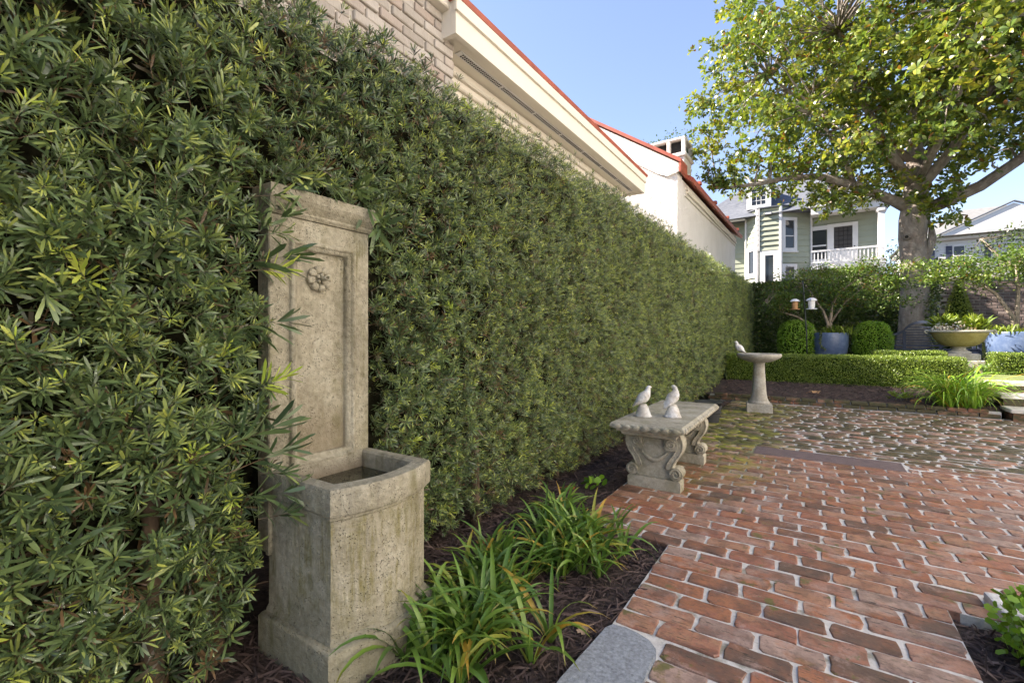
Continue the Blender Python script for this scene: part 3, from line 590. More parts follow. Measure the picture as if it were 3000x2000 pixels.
facet_box(BL0, BL1, 0.0, 0.09, 2.6, 8.49, 0, 0.11, 'corner_board', 'whitetrim'); facet_box(BL0, BL1, 0.89, 1.0, 2.6, 8.49, 0, 0.11, 'corner_board', 'whitetrim')
facet_box(BL1, BM1, 0.0, 0.05, 6.05, 8.49, 0, 0.125, 'corner_board', 'whitetrim'); facet_box(BL1, BM1, 0.95, 1.06, 2.6, 8.49, 0, 0.125, 'corner_board', 'whitetrim'); facet_box(BM1, BR1, 0.985, 1.03, 2.6, 8.3, 0, 0.11, 'corner_board', 'whitetrim')
facet_box(BM1, BR1, 0.0, 0.035, 2.6, 8.49, 0, 0.115, 'corner_board', 'whitetrim')
MB().prism([(BL0[0] + .85, 1.3), (BL0[0] + .9, .72), (BL1[0] + .95, -.12), (BM1[0] + 1.05, -.12), (BR1[0] + 1.15, .95), (BR1[0] + 1.1, 1.3)], 'z', 8.50, 8.56).done('bay_roof', 'shingle', gh)
fl = gp('flood_light', 'navyshutter', (-2.36, -2.02, 29.72, 29.90, 8.06, 8.2)); gp('lens', 'whitetrim', (-2.34, -2.04, 29.71, 29.719, 8.08, 8.17), parent=fl)
# porch
gp('porch_floor', 'whitetrim', (-0.16, 3.0, 29.55, 31.1, 4.72, 4.95)); gp('porch_beam', 'whitetrim', (-0.16, 3.15, 29.50, 29.85, 7.68, 8.08)); gp('porch_ceiling', 'whitetrim', (-0.16, 3.05, 29.86, 31.1, 7.85, 7.9))
gp('gutter', 'whitetrim', (-0.25, 3.3, 29.32, 29.49, 8.02, 8.14), bev=0.03)
po = gp('porch_post', 'whitetrim', (2.70, 2.96, 29.56, 29.82, 4.95, 7.67)); gp('capital', 'whitetrim', (2.62, 3.04, 29.48, 29.9, 7.40, 7.66), parent=po, bev=0.08); gp('porch_post', 'whitetrim', (2.66, 3.0, 29.52, 29.86, 0.0, 4.71))
boards((-0.16, 31.09), (2.90, 31.09), 4.96, 7.85, 0.31, skip=((0.0, 0.70, 4.9, 7.38),))
wv = gp('porch_window', 'whitetrim', (-0.1, 0.60, 31.0, 31.095, 7.1, 7.32)); gp('lower_panel', 'whitetrim', (-0.1, 0.60, 31.0, 31.095, 4.96, 5.45), parent=wv); gp('pane', 'glass', (-0.1, 0.56, 31.05, 31.08, 5.451, 7.099), parent=wv); gp('meeting_rail', 'whitetrim', (-0.1, 0.56, 31.02, 31.049, 6.18, 6.26), parent=wv)
dr = gp('porch_door', 'whitetrim', (0.60, 0.90, 31.0, 31.09, 4.96, 7.36), (1.74, 1.98, 31.0, 31.09, 4.96, 7.36), (0.901, 1.739, 31.0, 31.09, 7.18, 7.36), (0.901, 1.739, 31.01, 31.09, 4.96, 5.9)); gp('screen', 'screen', (0.92, 1.72, 31.04, 31.08, 5.901, 7.17), parent=dr); gp('door_knob', 'dark', (1.80, 1.85, 30.95, 30.999, 6.0, 6.06), parent=dr, bev=0.015)
m = MB()
for k in range(1, 4): m.box(0.92 + 1 + 0.2 * k, 0.94 + 1 + 0.2 * k, 1.025, 1.038, 5.91, 7.16)
for k in range(1, 5): m.box(1.93, 2.71, 1.010, 1.024, 5.9 + 0.25 * k, 5.92 + 0.25 * k)
m.done('muntins', 'dark', dr)
rl = gp('porch_rail', 'whitetrim', (-0.15, 2.69, 29.62, 29.74, 5.66, 5.75))
gp('bottom_rail', 'whitetrim', (-0.15, 2.69, 29.64, 29.72, 5.06, 5.13), parent=rl)
bal = None
for k in range(17):
    x = 0.0 + 0.165 * k
    if bal is None: bal = MB().box(-0.028, 0.028, -0.028, 0.028, 0, 0.529).done('baluster', 'whitetrim', rl); o = bal
    else: o = bal.copy(); COL.objects.link(o)
    o.location = (x + 1.0, -0.32, 5.131)
# roof and dormer
m = MB()
E_ = [(-6.9, 30.3, 8.15), (3.35, 29.35, 8.12), (3.35, 36, 8.12), (-6.9, 39, 8.15)]; RA, RB = (-4.2, 34.0, 10.9), (0.4, 34.0, 10.9)
def S(p): return (p[0] + 1, p[1] - 30, p[2])
m.face([S(E_[0]), S(E_[1]), S(RB), S(RA)]); m.face([S(E_[1]), S(E_[2]), S(RB)]); m.face([S(E_[2]), S(E_[3]), S(RA), S(RB)]); m.face([S(E_[3]), S(E_[0]), S(RA)]); m.face([S(E_[3]), S(E_[2]), S(E_[1]), S(E_[0])])
roof = m.done('roof', 'shingle', gh)
gp('side_gutter', 'whitetrim', (-6.9, -3.45, 30.24, 30.45, 8.04, 8.148), bev=0.03)
dm = gp('dormer', 'whitetrim', (-3.40, -3.12, 30.62, 31.0, 8.7, 10.15), (-2.40, -2.12, 30.62, 31.0, 8.7, 10.15), (-3.119, -2.401, 30.62, 31.0, 8.7, 8.92), (-3.119, -2.401, 30.62, 31.0, 9.98, 10.15))
gp('dormer_cheek', 'shingle', (-3.38, -2.14, 31.01, 33.8, 8.6, 10.14), parent=dm); MB().prism([(-2.5, 10.16), (-1.76, 10.66), (-1.02, 10.16)], 'y', 0.5, 3.9).done('dormer_roof', 'shingle', dm)
gp('pane', 'glass', (-3.118, -2.402, 30.72, 30.74, 8.921, 9.979), parent=dm)
m = MB()
for k in (1, 2): m.box(-2.118 + 0.239 * k - .015, -2.118 + 0.239 * k + .015, 0.69, 0.715, 8.92, 9.98)
for k in (1, 2, 3): m.box(-2.118, -1.402, 0.675, 0.689, 8.92 + 0.265 * k - .015, 8.92 + 0.265 * k + .015)
m.done('glazing_bars', 'whitetrim', dm)

# distant white house
wh = thing('white_house', 'distant white clapboard house with navy shutters and pale shingle roof', 'house', (9.5, 46.0, 0))
MB().box(-3.2, 6.5, 0, 9, 0, 8.2).done('wall', 'whitetrim', wh)
m = MB()
for k in range(18): m.box(-3.2, 6.5, -0.035, 0, 4.4 + 0.21 * k, 4.40 + 0.21 * k + 0.17)
o = m.done('siding', 'whitetrim', wh)
MB().box(-3.5, 6.8, -0.4, 9.3, 8.2, 8.45, 0.05).done('cornice', 'whitetrim', wh)
m = MB(); e = [(-3.7, -0.6, 8.45), (7.0, -0.6, 8.45), (7.0, 9.5, 8.45), (-3.7, 9.5, 8.45)]; a, b = (0.4, 4.2, 11.2), (3.0, 4.2, 11.2)
m.face([e[0], e[1], b, a]); m.face([e[1], e[2], b]); m.face([e[2], e[3], a, b]); m.face([e[3], e[0], a]); m.face(e[::-1]); m.done('roof', 'palesh', wh)
m = MB(); m.prism([(-1.9, 8.46), (1.9, 10.3), (5.7, 8.46)], 'y', -0.9, -0.55); m.done('gable_pediment', 'whitetrim', wh)
m = MB(); m.tube([(-2.2, -0.95, 8.42), (1.9, -0.95, 10.42)], 0.07, 6); m.tube([(6.0, -0.95, 8.42), (1.9, -0.95, 10.42)], 0.07, 6); m.done('rake_trim', 'shingle', wh)
for x in (-2.32, -1.38, 0.65): MB().box(x, x + 0.33, -0.10, -0.036, 6.3, 7.8).done('shutter', 'navyshutter', wh)
for x in (-3.05, -1.02):
    f = MB().box(x, x + 0.7, -0.09, -0.036, 6.3, 7.8).done('window', 'whitetrim', wh); MB().box(x + .08, x + .62, -0.098, -0.091, 6.38, 7.0).done('pane', 'glass', f); MB().box(x + .08, x + .62, -0.098, -0.091, 7.08, 7.72).done('pane', 'glass', f)

# garden wall at the back: ivy-clad on the left, bare brick on the right
gw = thing('garden_wall', 'long old brick garden wall at the back of the garden with a stone coping', 'wall', (2.5, 17.2, 0.35))
MB().box(-5.5, 6.5, 0.0, 0.3, -0.2, 2.26).done('wall_core', 'oldmortar', gw); MB().box(-5.5, 6.5, -0.06, 0.36, 2.262, 2.34, 0.015).done('coping', 'oldbrick', gw)
wb = MB().box(-0.102, 0.102, -0.022, 0.03, -0.034, 0.034, 0.005).done('brick', 'wallbrick', gw); first = True
for r_ in range(23):
    for k in range(13):
        o = wb if first else wb.copy()
        if not first: COL.objects.link(o)
        first = False
        o.location = (0.55 + 0.222 * k + (0.11 if r_ % 2 else 0) + rng.normal(0, .003), 0.0 + rng.normal(0, .003), 0.36 + 0.082 * r_); o.rotation_euler = (0, rng.normal(0, .012), 0)

# ================================================================== THE TALL CLIPPED HEDGE
FY0, FY1 = 0.84, 1.26                      # fountain panel occupies this span
w1, w2, w3 = wavy(1, 7, 1.5, 6.0), wavy(2, 7, 6, 16), wavy(3, 6, 1.0, 4.0)
def htop(y): return 2.44 + 0.030 * np.minimum(y - 1, 3.2) + 0.012 * np.maximum(y - 4, 0) + 0.035 * w3(y * 1.3, 0)
def hface(y, z):
    x = -1.50 + 0.045 * w1(y, z) + 0.04 * w2(y, z) + 0.10 * np.clip((y - 9) / 5, 0, 1)
    x = x + 0.06 * np.clip((0.85 - y) / 0.25, 0, 1) - 0.07 * np.clip((0.40 - z) / 0.40, 0, 1) - 0.05 * np.clip((z - 1.6), 0, 1)
    return x
hedge = thing('clipped_hedge', 'tall dark green clipped hedge of narrow leaves running the length of the court', 'hedge', (-1.75, 6.7, 0))
HB = np.array([-1.75, 6.7, 0.0])
def sprig(seed, nl, templ, llo=0.055, lhi=0.085, tipb=0.25, lime=False, dead=False, tw=0.10):
    g = np.random.default_rng(seed); t = np.sort(g.uniform(0, 1, nl)); ang = np.arange(nl) * 2.399 + g.normal(0, .3, nl)
    out = np.stack([np.cos(ang), np.sin(ang), np.zeros(nl)], 1); spread = 1.15 - 0.75 * t + g.normal(0, .14, nl)
    ax = out * np.sin(spread)[:, None] + np.array([0, 0, 1.0]) * np.cos(spread)[:, None]
    pos = np.stack([0.006 * np.cos(ang), 0.006 * np.sin(ang), t * tw - tw], 1)
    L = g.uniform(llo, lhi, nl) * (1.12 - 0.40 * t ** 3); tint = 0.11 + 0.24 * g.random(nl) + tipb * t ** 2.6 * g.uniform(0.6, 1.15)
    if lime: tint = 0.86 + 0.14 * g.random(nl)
    if dead: tint = 0.05 * g.random(nl)
    ref = np.cross(ax, np.cross(out, ax)) * 0 + np.array([0, 0, 1.0]) + g.normal(0, .25, (nl, 3))
    V, F, T = leafcloud(pos, ax, ref, L, L * g.uniform(0.115, 0.155, nl), templ, tint)
    q = np.array([(0.0025, 0, -tw * 1.5), (-0.0015, 0.002, -tw * 1.5), (-0.0015, -0.002, -tw * 1.5), (0.0, 0, 0.0)]); qf = np.array([(0, 1, 3), (1, 2, 3), (2, 0, 3)])
    return cat([(V, F, T), (q, qf, np.full(4, 0.07))])
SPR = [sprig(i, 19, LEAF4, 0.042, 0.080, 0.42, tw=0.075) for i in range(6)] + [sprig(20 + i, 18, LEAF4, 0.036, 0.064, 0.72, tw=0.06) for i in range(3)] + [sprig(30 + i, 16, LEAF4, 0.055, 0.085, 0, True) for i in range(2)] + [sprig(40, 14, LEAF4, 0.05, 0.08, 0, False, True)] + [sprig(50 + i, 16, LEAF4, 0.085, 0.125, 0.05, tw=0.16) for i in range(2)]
FAR = [sprig(60 + i, 16, LEAF2, 0.040, 0.068, 0.46 + 0.19 * (i % 3), tw=0.065) for i in range(6)] + [sprig(70, 14, LEAF2, 0.045, 0.07, 0, True), sprig(71, 14, LEAF2, 0.05, 0.07, 0, False, True)]
SPRM = []
for V, F, T in SPR: me = np_mesh('sprig', V, F, T); me.materials.append(MAT['hedge']); SPRM.append(me)
def place(y0, y1, dens, zlo=0.02):
    area = (y1 - y0) * 2.6; n = int(area * dens)
    y = rng.uniform(y0, y1, n); z = rng.uniform(zlo, 2.66, n); ok = z < htop(y); y, z = y[ok], z[ok]; n = len(y)
    keep = rng.random(n) < np.clip(0.42 + (z - 0.03) / 0.24, 0.42, 1); y, z = y[keep], z[keep]; n = len(y)
    deep = rng.random(n) ** 1.35 * 0.24; x = hface(y, z) - deep
    up = np.clip((z - htop(y) + 0.16) / 0.16, 0, 1)
    x = x - up * rng.random(n) * 0.35
    P = np.stack([x, y, z], 1)
    D = np.stack([0.95 - 0.6 * up, np.full(n, -0.12), 0.34 + 0.9 * up], 1) + rng.normal(0, 0.38, (n, 3)); D = norm(D)
    return P, D, deep
def in_fountain(P):
    y, z, x = P[:, 1], P[:, 2], P[:, 0]
    a = (y > FY0 - 0.015) & (y < FY1 + 0.03) & (z < 1.60)
    b = (y > FY0 - 0.06) & (y < FY1 + 0.05) & (z < 0.62)
    c = (y > FY0 - 0.14) & (y < FY1 + 0.12) & (z < 0.16)
    d = (y > FY1 + 0.02) & (y < FY1 + 0.10) & (z < 1.6) & (rng.random(len(y)) < 0.5)
    return a | b | c | d
pool = []
for (a, b, dn) in ((-0.7, 1.0, 1500), (1.0, 1.95, 1900)):
    P, D, dp = place(a, b, dn); k = ~in_fountain(P); pool.append((P[k], D[k], dp[k]))
P = np.concatenate([q[0] for q in pool]); D = np.concatenate([q[1] for q in pool]); DP = np.concatenate([q[2] for q in pool])
# a few shoots that reach over the fountain's edges
ex = np.array([(-1.47, 0.86, 1.47), (-1.45, 0.85, 1.40), (-1.46, 0.88, 1.33), (-1.44, 0.845, 1.28), (-1.42, 0.83, 1.10), (-1.42, 0.83, 0.93), (-1.40, 0.83, 0.70), (-1.38, 0.82, 0.62), (-1.37, 0.825, 0.56), (-1.36, 0.82, 0.50), (-1.52, 0.93, 1.62), (-1.52, 1.0, 1.63), (-1.50, 1.08, 1.62), (-1.50, 1.22, 1.57), (-1.48, 1.265, 1.50), (-1.49, 1.27, 1.54), (-1.52, 1.16, 1.64), (-1.49, 0.90, 1.56), (-1.47, 0.84, 1.52), (-1.40, 0.80, 0.78)])
exd = np.array([(0.6, 0.75, 0.15)] * 10 + [(0.7, 0.2, -0.2)] * 3 + [(0.7, -0.45, -0.1)] * 3 + [(0.8, 0, -0.1), (0.6, 0.5, -0.2), (0.6, 0.6, 0.1), (0.5, 0.8, 0.1)]) + rng.normal(0, .18, (20, 3))
P = np.concatenate([P, ex]); D = norm(np.concatenate([D, exd])); DP = np.concatenate([DP, np.zeros(20)])
def spin_frames(D, ang):
    n = len(D); ref = np.tile([0.0, 0.0, 1.0], (n, 1)); ref[np.abs(D[:, 2]) > 0.95] = (1, 0, 0)
    s = norm(np.cross(ref, D)); u = np.cross(D, s); c, q = np.cos(ang)[:, None], np.sin(ang)[:, None]
    a = s * c + u * q; b = -s * q + u * c
    return np.stack([a, b, D], 2)           # columns
def scatter_sprigs(P, D, variants, which, scale, off):
    M = spin_frames(D, rng.uniform(0, 6.28, len(D))); parts = []
    for v in range(len(variants)):
        idx = np.where(which == v)[0]
        if not len(idx): continue
        V, F, T = variants[v]; n = len(idx); k = len(V)
        W_ = np.einsum('nij,kj->nki', M[idx], V) * scale[idx][:, None, None] + P[idx][:, None]
        parts.append((W_.reshape(-1, 3), (F[None] + (np.arange(n) * k)[:, None, None]).reshape(-1, 3), np.clip(T[None] + np.where(T[None] > 0.085, off[idx][:, None], 0), 0.0, 1).reshape(-1)))
    return cat(parts), M
n = len(P); clump = 0.5 + 0.5 * w1(P[:, 1] * 1.7, P[:, 2] * 1.9)
pw = np.tile(np.array([.115] * 6 + [.085] * 3 + [.007] * 2 + [.020] + [.030] * 2), (n, 1)); pw[:, 9:11] *= np.where(P[:, 2] < 1.2, 1.6, 0.6)[:, None]; pw[:, 6:9] *= (0.5 + 2.4 * clump)[:, None] * np.where(P[:, 1] > 1.1, 1.7, 1.0)[:, None]; pw[:, 11] *= np.where(P[:, 2] < 0.5, 3.0, 1.0)
pw[:, 9:11] *= (DP < 0.05)[:, None]
pw /= pw.sum(1, keepdims=True); which = (rng.random((n, 1)) > np.cumsum(pw, 1)).sum(1).clip(0, 13)
which[-20:] = rng.choice([0, 1, 2, 3, 12, 13], 20); which[-15] = 9; which[-17] = 9
scale = rng.uniform(0.5, 1.15, n) * np.where(P[:, 1] < 0.75, 0.74, 0.60); scale[-20:] = rng.uniform(0.8, 1.1, 20); off = rng.normal(0, 0.07, n) + 0.10 * (clump - 0.5)
dd = -math.sin(R(33.6)) * P[:, 0] + math.cos(R(33.6)) * P[:, 1]; ll = math.cos(R(33.6)) * P[:, 0] + math.sin(R(33.6)) * P[:, 1]
size = 1 / np.maximum(dd, 0.2) * (np.abs(ll / np.maximum(dd, .2)) < 1.16) * (dd > .5) * (DP < 0.035) * (np.abs(P[:, 2] - 1.05) / np.maximum(dd, .2) < 0.78) * scale
pick = np.argsort(-size)[:300]; rest = np.ones(n, bool); rest[pick] = False
(V, F, T), _ = scatter_sprigs(P[rest], D[rest], SPR, which[rest], scale[rest], off[rest])
P2a, D2a, _a = place(1.95, 6.0, 2000); P2b, D2b, _b = place(6.0, 14.1, 800); P2 = np.concatenate([P2a, P2b]); D2 = np.concatenate([D2a, D2b]); n2 = len(P2); cl2 = 0.5 + 0.5 * w1(P2[:, 1] * 1.7, P2[:, 2] * 1.9)
wh2 = rng.choice(8, n2, p=[.16] * 6 + [.02, .02]); (V2, F2, T2), _ = scatter_sprigs(P2, D2, FAR, wh2, rng.uniform(0.6, 1.1, n2) * np.where(P2[:, 1] < 6, 0.70, 0.95), rng.normal(0, .05, n2) + 0.16 * (cl2 - 0.5))
# far end of the hedge
n3 = 700; P3 = np.stack([rng.uniform(-2.0, -1.42, n3), 14.12 + rng.normal(0, .03, n3), rng.uniform(0.3, 2.5, n3)], 1); D3 = norm(np.array([0.2, 1.0, 0.3]) + rng.normal(0, .4, (n3, 3)))
(V3, F3, T3), _ = scatter_sprigs(P3, D3, FAR, rng.integers(0, 6, n3), np.ones(n3), np.zeros(n3))
V, F, T = cat([(V, F, T), (V2, F2, T2), (V3, F3, T3)])
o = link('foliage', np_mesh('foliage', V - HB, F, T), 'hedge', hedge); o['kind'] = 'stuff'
Mx = spin_frames(D[pick], rng.uniform(0, 6.28, 300))
for j, i in enumerate(pick):
    o = link('leafy_sprig', SPRM[which[i]], None, hedge); mm = Matrix([list(r) for r in Mx[j]]).to_4x4(); mm.translation = Vector(P[i] - HB)
    o.matrix_local = mm @ Matrix.Diagonal((scale[i],) * 3 + (1,))
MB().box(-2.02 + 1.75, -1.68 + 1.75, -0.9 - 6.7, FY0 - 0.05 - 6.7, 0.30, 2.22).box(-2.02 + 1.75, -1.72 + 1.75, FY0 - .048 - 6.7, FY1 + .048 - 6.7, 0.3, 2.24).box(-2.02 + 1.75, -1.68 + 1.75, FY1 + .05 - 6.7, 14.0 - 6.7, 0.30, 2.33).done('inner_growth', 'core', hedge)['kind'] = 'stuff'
tr0 = []
for k, yy in enumerate([-0.3, 0.16, 0.52, 0.72, 1.62, 2.05, 2.5, 3.1, 3.62, 4.2, 4.9, 5.6, 6.4, 7.2, 8.0, 9.0, 10.2, 11.4, 12.6]):
    x = -1.60 - rng.random() * 0.12; l = rng.normal(0, .06); m = MB()
    m.tube([(x + 1.75 + 0.02, yy - 6.7, -0.06), (x + 1.75, yy - 6.7 + l * .4, 0.2), (x + 1.72, yy - 6.7 + l, 0.5), (x + 1.66, yy - 6.7 + l * 1.6, 0.9)], [0.034, 0.026, 0.022, 0.016], 8); m.done('trunk', 'twig', hedge, True)
for k in range(46):
    yy = rng.uniform(-0.2, 3.4); 
    if FY0 - .1 < yy < FY1 + .1: continue
    z = rng.uniform(0.02, 0.5); x = -1.72; m = MB(); m.tube([(x + 1.75, yy - 6.7, z), (x + 1.85, yy - 6.7 + rng.normal(0, .08), z + rng.uniform(.02, .1)), (x + 1.75 + rng.uniform(.12, .22), yy - 6.7 + rng.normal(0, .16), z + rng.uniform(.05, .22))], [0.006, 0.004, 0.002], 5); m.done('branch', 'twig', hedge, True)

# ================================================================== WALL FOUNTAIN
fo = thing('wall_fountain', 'tall weathered cast stone wall fountain with rosette spout set into the hedge', 'fountain', (-1.56, 1.05, 0))
def frame_sweep(y0, y1, z0, z1, prof):
    # prof: (inset, proud) pairs swept around the rectangle in the y-z plane, proud along +x
    m = MB(); rings = [[(p, yy, zz) for yy, zz in ((y0 + i, z0 + i), (y1 - i, z0 + i), (y1 - i, z1 - i), (y0 + i, z1 - i))] for i, p in prof]
    m.grid_rings(rings, False); return m
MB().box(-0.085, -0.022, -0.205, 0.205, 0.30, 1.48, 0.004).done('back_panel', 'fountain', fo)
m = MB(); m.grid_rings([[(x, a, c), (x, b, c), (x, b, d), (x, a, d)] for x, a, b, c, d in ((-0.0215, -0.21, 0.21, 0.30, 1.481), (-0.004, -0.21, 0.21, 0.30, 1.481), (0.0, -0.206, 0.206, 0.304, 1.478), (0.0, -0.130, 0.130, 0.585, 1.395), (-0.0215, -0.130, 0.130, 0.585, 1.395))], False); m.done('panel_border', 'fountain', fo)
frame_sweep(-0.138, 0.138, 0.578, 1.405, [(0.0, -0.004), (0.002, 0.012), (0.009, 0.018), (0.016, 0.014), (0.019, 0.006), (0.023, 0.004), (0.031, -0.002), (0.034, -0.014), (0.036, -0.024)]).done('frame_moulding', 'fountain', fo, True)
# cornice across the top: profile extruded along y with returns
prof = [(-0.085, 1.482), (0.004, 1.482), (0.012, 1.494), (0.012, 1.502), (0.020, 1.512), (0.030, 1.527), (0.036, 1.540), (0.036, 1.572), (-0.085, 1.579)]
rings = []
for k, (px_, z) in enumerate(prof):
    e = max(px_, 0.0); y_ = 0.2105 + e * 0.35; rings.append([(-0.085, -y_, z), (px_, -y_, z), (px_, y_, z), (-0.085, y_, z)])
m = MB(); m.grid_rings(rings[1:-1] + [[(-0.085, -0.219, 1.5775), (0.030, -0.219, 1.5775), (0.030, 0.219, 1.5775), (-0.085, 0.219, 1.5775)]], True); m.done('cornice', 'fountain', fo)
# rosette
ros = MB().lathe([(0.001, 0.0), (0.040, 0.0), (0.040, 0.008), (0.034, 0.012), (0.001, 0.012)], 24).done('rosette', 'fountain', fo, 'auto'); ros.location = (-0.0225, -0.012, 1.272); ros.rotation_euler = (0, R(90), 0); ros.scale = (1.15, 1.15, 1.25)
for k in range(8):
    a = 2 * math.pi * k / 8 + 0.2; m = MB(); c = (0.031 * math.cos(a), 0.031 * math.sin(a), 0.011)
    m.blob((0, 0, 0), (0.0165, 0.0135, 0.011), 2)
    for v in m.bm.verts:
        if v.co.x > 0.008 and abs(v.co.y) < 0.005: v.co.x -= 0.003
        if abs(v.co.y) < 0.004 and v.co.z > 0: v.co.z -= 0.0035
        x_, y_ = v.co.x, v.co.y; v.co.x = c[0] + x_ * math.cos(a) - y_ * math.sin(a); v.co.y = c[1] + x_ * math.sin(a) + y_ * math.cos(a); v.co.z += c[2]
    m.done('petal', 'fountain', ros, True)
for k in range(5):
    a = 2 * math.pi * k / 5 + .5; MB().blob((0.012 * math.cos(a), 0.012 * math.sin(a), 0.020), (0.008, 0.006, 0.007), 1).done('sepal', 'fountain', ros, True)
m = MB(); m.grid_rings([[(r * math.cos(2 * math.pi * i / 14), r * math.sin(2 * math.pi * i / 14), z) for i in range(14)] for r, z in ((0.0078, 0.012), (0.0078, 0.052), (0.0062, 0.0525), (0.0062, 0.02))], True); m.done('spout', 'fountain', ros, True)
MB().lathe([(0.0001, 0.040), (0.0058, 0.0401)], 12, cap=False).done('spout_bore', 'dark', ros)
# bow-fronted trough
def trough_ring(hw, x0, x1, bow, z, n=14):
    pts = [(x0, -hw, z)]
    for i in range(n + 1):
        u = -1 + 2 * i / n; pts.append((x1 + bow * (1 - u * u), hw * u, z))
    pts.append((x0, hw, z)); return pts
def trough(name, spec, par=None, cap=True):
    m = MB(); m.grid_rings([trough_ring(*s) for s in spec], cap); return m.done(name, 'fountain', par or fo, 'auto')
X1 = 0.352
basin = trough('basin', [(0.208, -0.02, X1 - 0.012, 0.055, 0.108), (0.208, -0.02, X1 - 0.012, 0.055, 0.115), (0.199, -0.02, X1 - 0.022, 0.055, 0.128), (0.199, -0.02, X1 - 0.022, 0.055, 0.486), (0.205, -0.02, X1 - 0.017, 0.055, 0.490), (0.205, -0.02, X1 - 0.017, 0.055, 0.498), (0.212, -0.02, X1 - 0.006, 0.055, 0.504), (0.214, -0.02, X1 - 0.003, 0.055, 0.512), (0.214, -0.02, X1 - 0.003, 0.055, 0.578), (0.209, -0.02, X1 - 0.008, 0.055, 0.588), (0.170, 0.012, X1 - 0.047, 0.045, 0.590), (0.163, 0.016, X1 - 0.053, 0.045, 0.582), (0.158, 0.02, X1 - 0.058, 0.045, 0.45)], None, True)
trough('plinth', [(0.226, -0.04, X1 + 0.004, 0.055, -0.05), (0.226, -0.04, X1 + 0.004, 0.055, 0.092), (0.219, -0.03, X1 - 0.002, 0.055, 0.104), (0.209, -0.02, X1 - 0.011, 0.055, 0.109)])
m = MB(); m.bm.faces.new([m.bm.verts.new(p) for p in trough_ring(0.160, 0.018, X1 - 0.056, 0.045, 0.525)]); m.done('water', 'water', fo)
m = MB(); m.box(-0.02, 0.011, -0.15, 0.15, 0.46, 0.592, 0.004).done('basin_back', 'fountain', fo)

# ================================================================== SCROLLED BENCH WITH DOVES
be = thing('stone_bench', 'cast stone garden bench with scrolled legs and egg moulded seat edge', 'bench', (-0.935, 3.635, 0), R(0.6))
HWX, HLY = 0.245, 0.655
seat = MB().box(-HWX + 0.02, HWX - 0.02, -HLY + 0.02, HLY - 0.02, 0.435, 0.472, 0.006, 2).done('seat', 'bench', be)
m = MB(); m.grid_rings([[(-a, -b, z), (a, -b, z), (a, b, z), (-a, b, z)] for a, b, z in ((HWX - 0.075, HLY - 0.075, 0.380), (HWX - 0.065, HLY - 0.065, 0.386), (HWX - 0.058, HLY - 0.058, 0.404), (HWX - 0.035, HLY - 0.035, 0.412), (HWX - 0.03, HLY - 0.03, 0.4345))]); m.done('under_moulding', 'bench', seat)
m = MB()
ring = [(HWX - 0.022, HLY - 0.022, 0.428), (HWX - 0.004, HLY - 0.004, 0.434), (HWX, HLY, 0.448), (HWX - 0.004, HLY - 0.004, 0.462), (HWX - 0.018, HLY - 0.018, 0.4735), (HWX - 0.04, HLY - 0.04, 0.4735)]
m.grid_rings([[(-a, -b, z), (a, -b, z), (a, b, z), (-a, b, z)] for a, b, z in ring], False); m.done('edge_moulding', 'bench', seat, False)
egg = None
def eggs(x0, y0, x1, y1, n, rot):
    global egg
    for k in range(n):
        u = (k + 0.5) / n; p = (x0 + (x1 - x0) * u, y0 + (y1 - y0) * u, 0.448)
        if egg is None:
            mm = MB(); mm.blob((0, 0, 0), (0.030, 0.014, 0.0165), 2); mm.tube([(0.033 * math.cos(q), -0.004, -0.019 * math.sin(q) + .004) for q in np.linspace(0.15, 3.0, 7)], 0.0045, 5); egg = mm.done('egg_ornament', 'bench', seat, True); o = egg
        else: o = egg.copy(); COL.objects.link(o)
        o.location = p; o.rotation_euler = (0, 0, rot); o.scale = (1 if n < 10 else 0.9, 1, 1)
eggs(-HWX + .02, -HLY + .001, HWX - .02, -HLY + .001, 7, 0); eggs(HWX - .001, -HLY + .02, HWX - .001, HLY - .02, 19, R(90)); eggs(HWX - .02, HLY - .001, -HWX + .02, HLY - .001, 7, R(180)); eggs(-HWX + .001, HLY - .02, -HWX + .001, -HLY + .02, 19, R(-90))
def spiral(cx, cz, r0, r1, a0, turns, n=20, sx=1):
    return [(cx + sx * (r0 + (r1 - r0) * i / n) * math.cos(a0 + turns * 2 * math.pi * i / n), cz + (r0 + (r1 - r0) * i / n) * math.sin(a0 + turns * 2 * math.pi * i / n)) for i in range(n + 1)]
OUT = [(0.170, 0.379), (0.186, 0.352), (0.190, 0.318), (0.184, 0.285), (0.168, 0.250), (0.142, 0.215), (0.124, 0.182), (0.117, 0.150), (0.120, 0.120), (0.120, 0.080)]
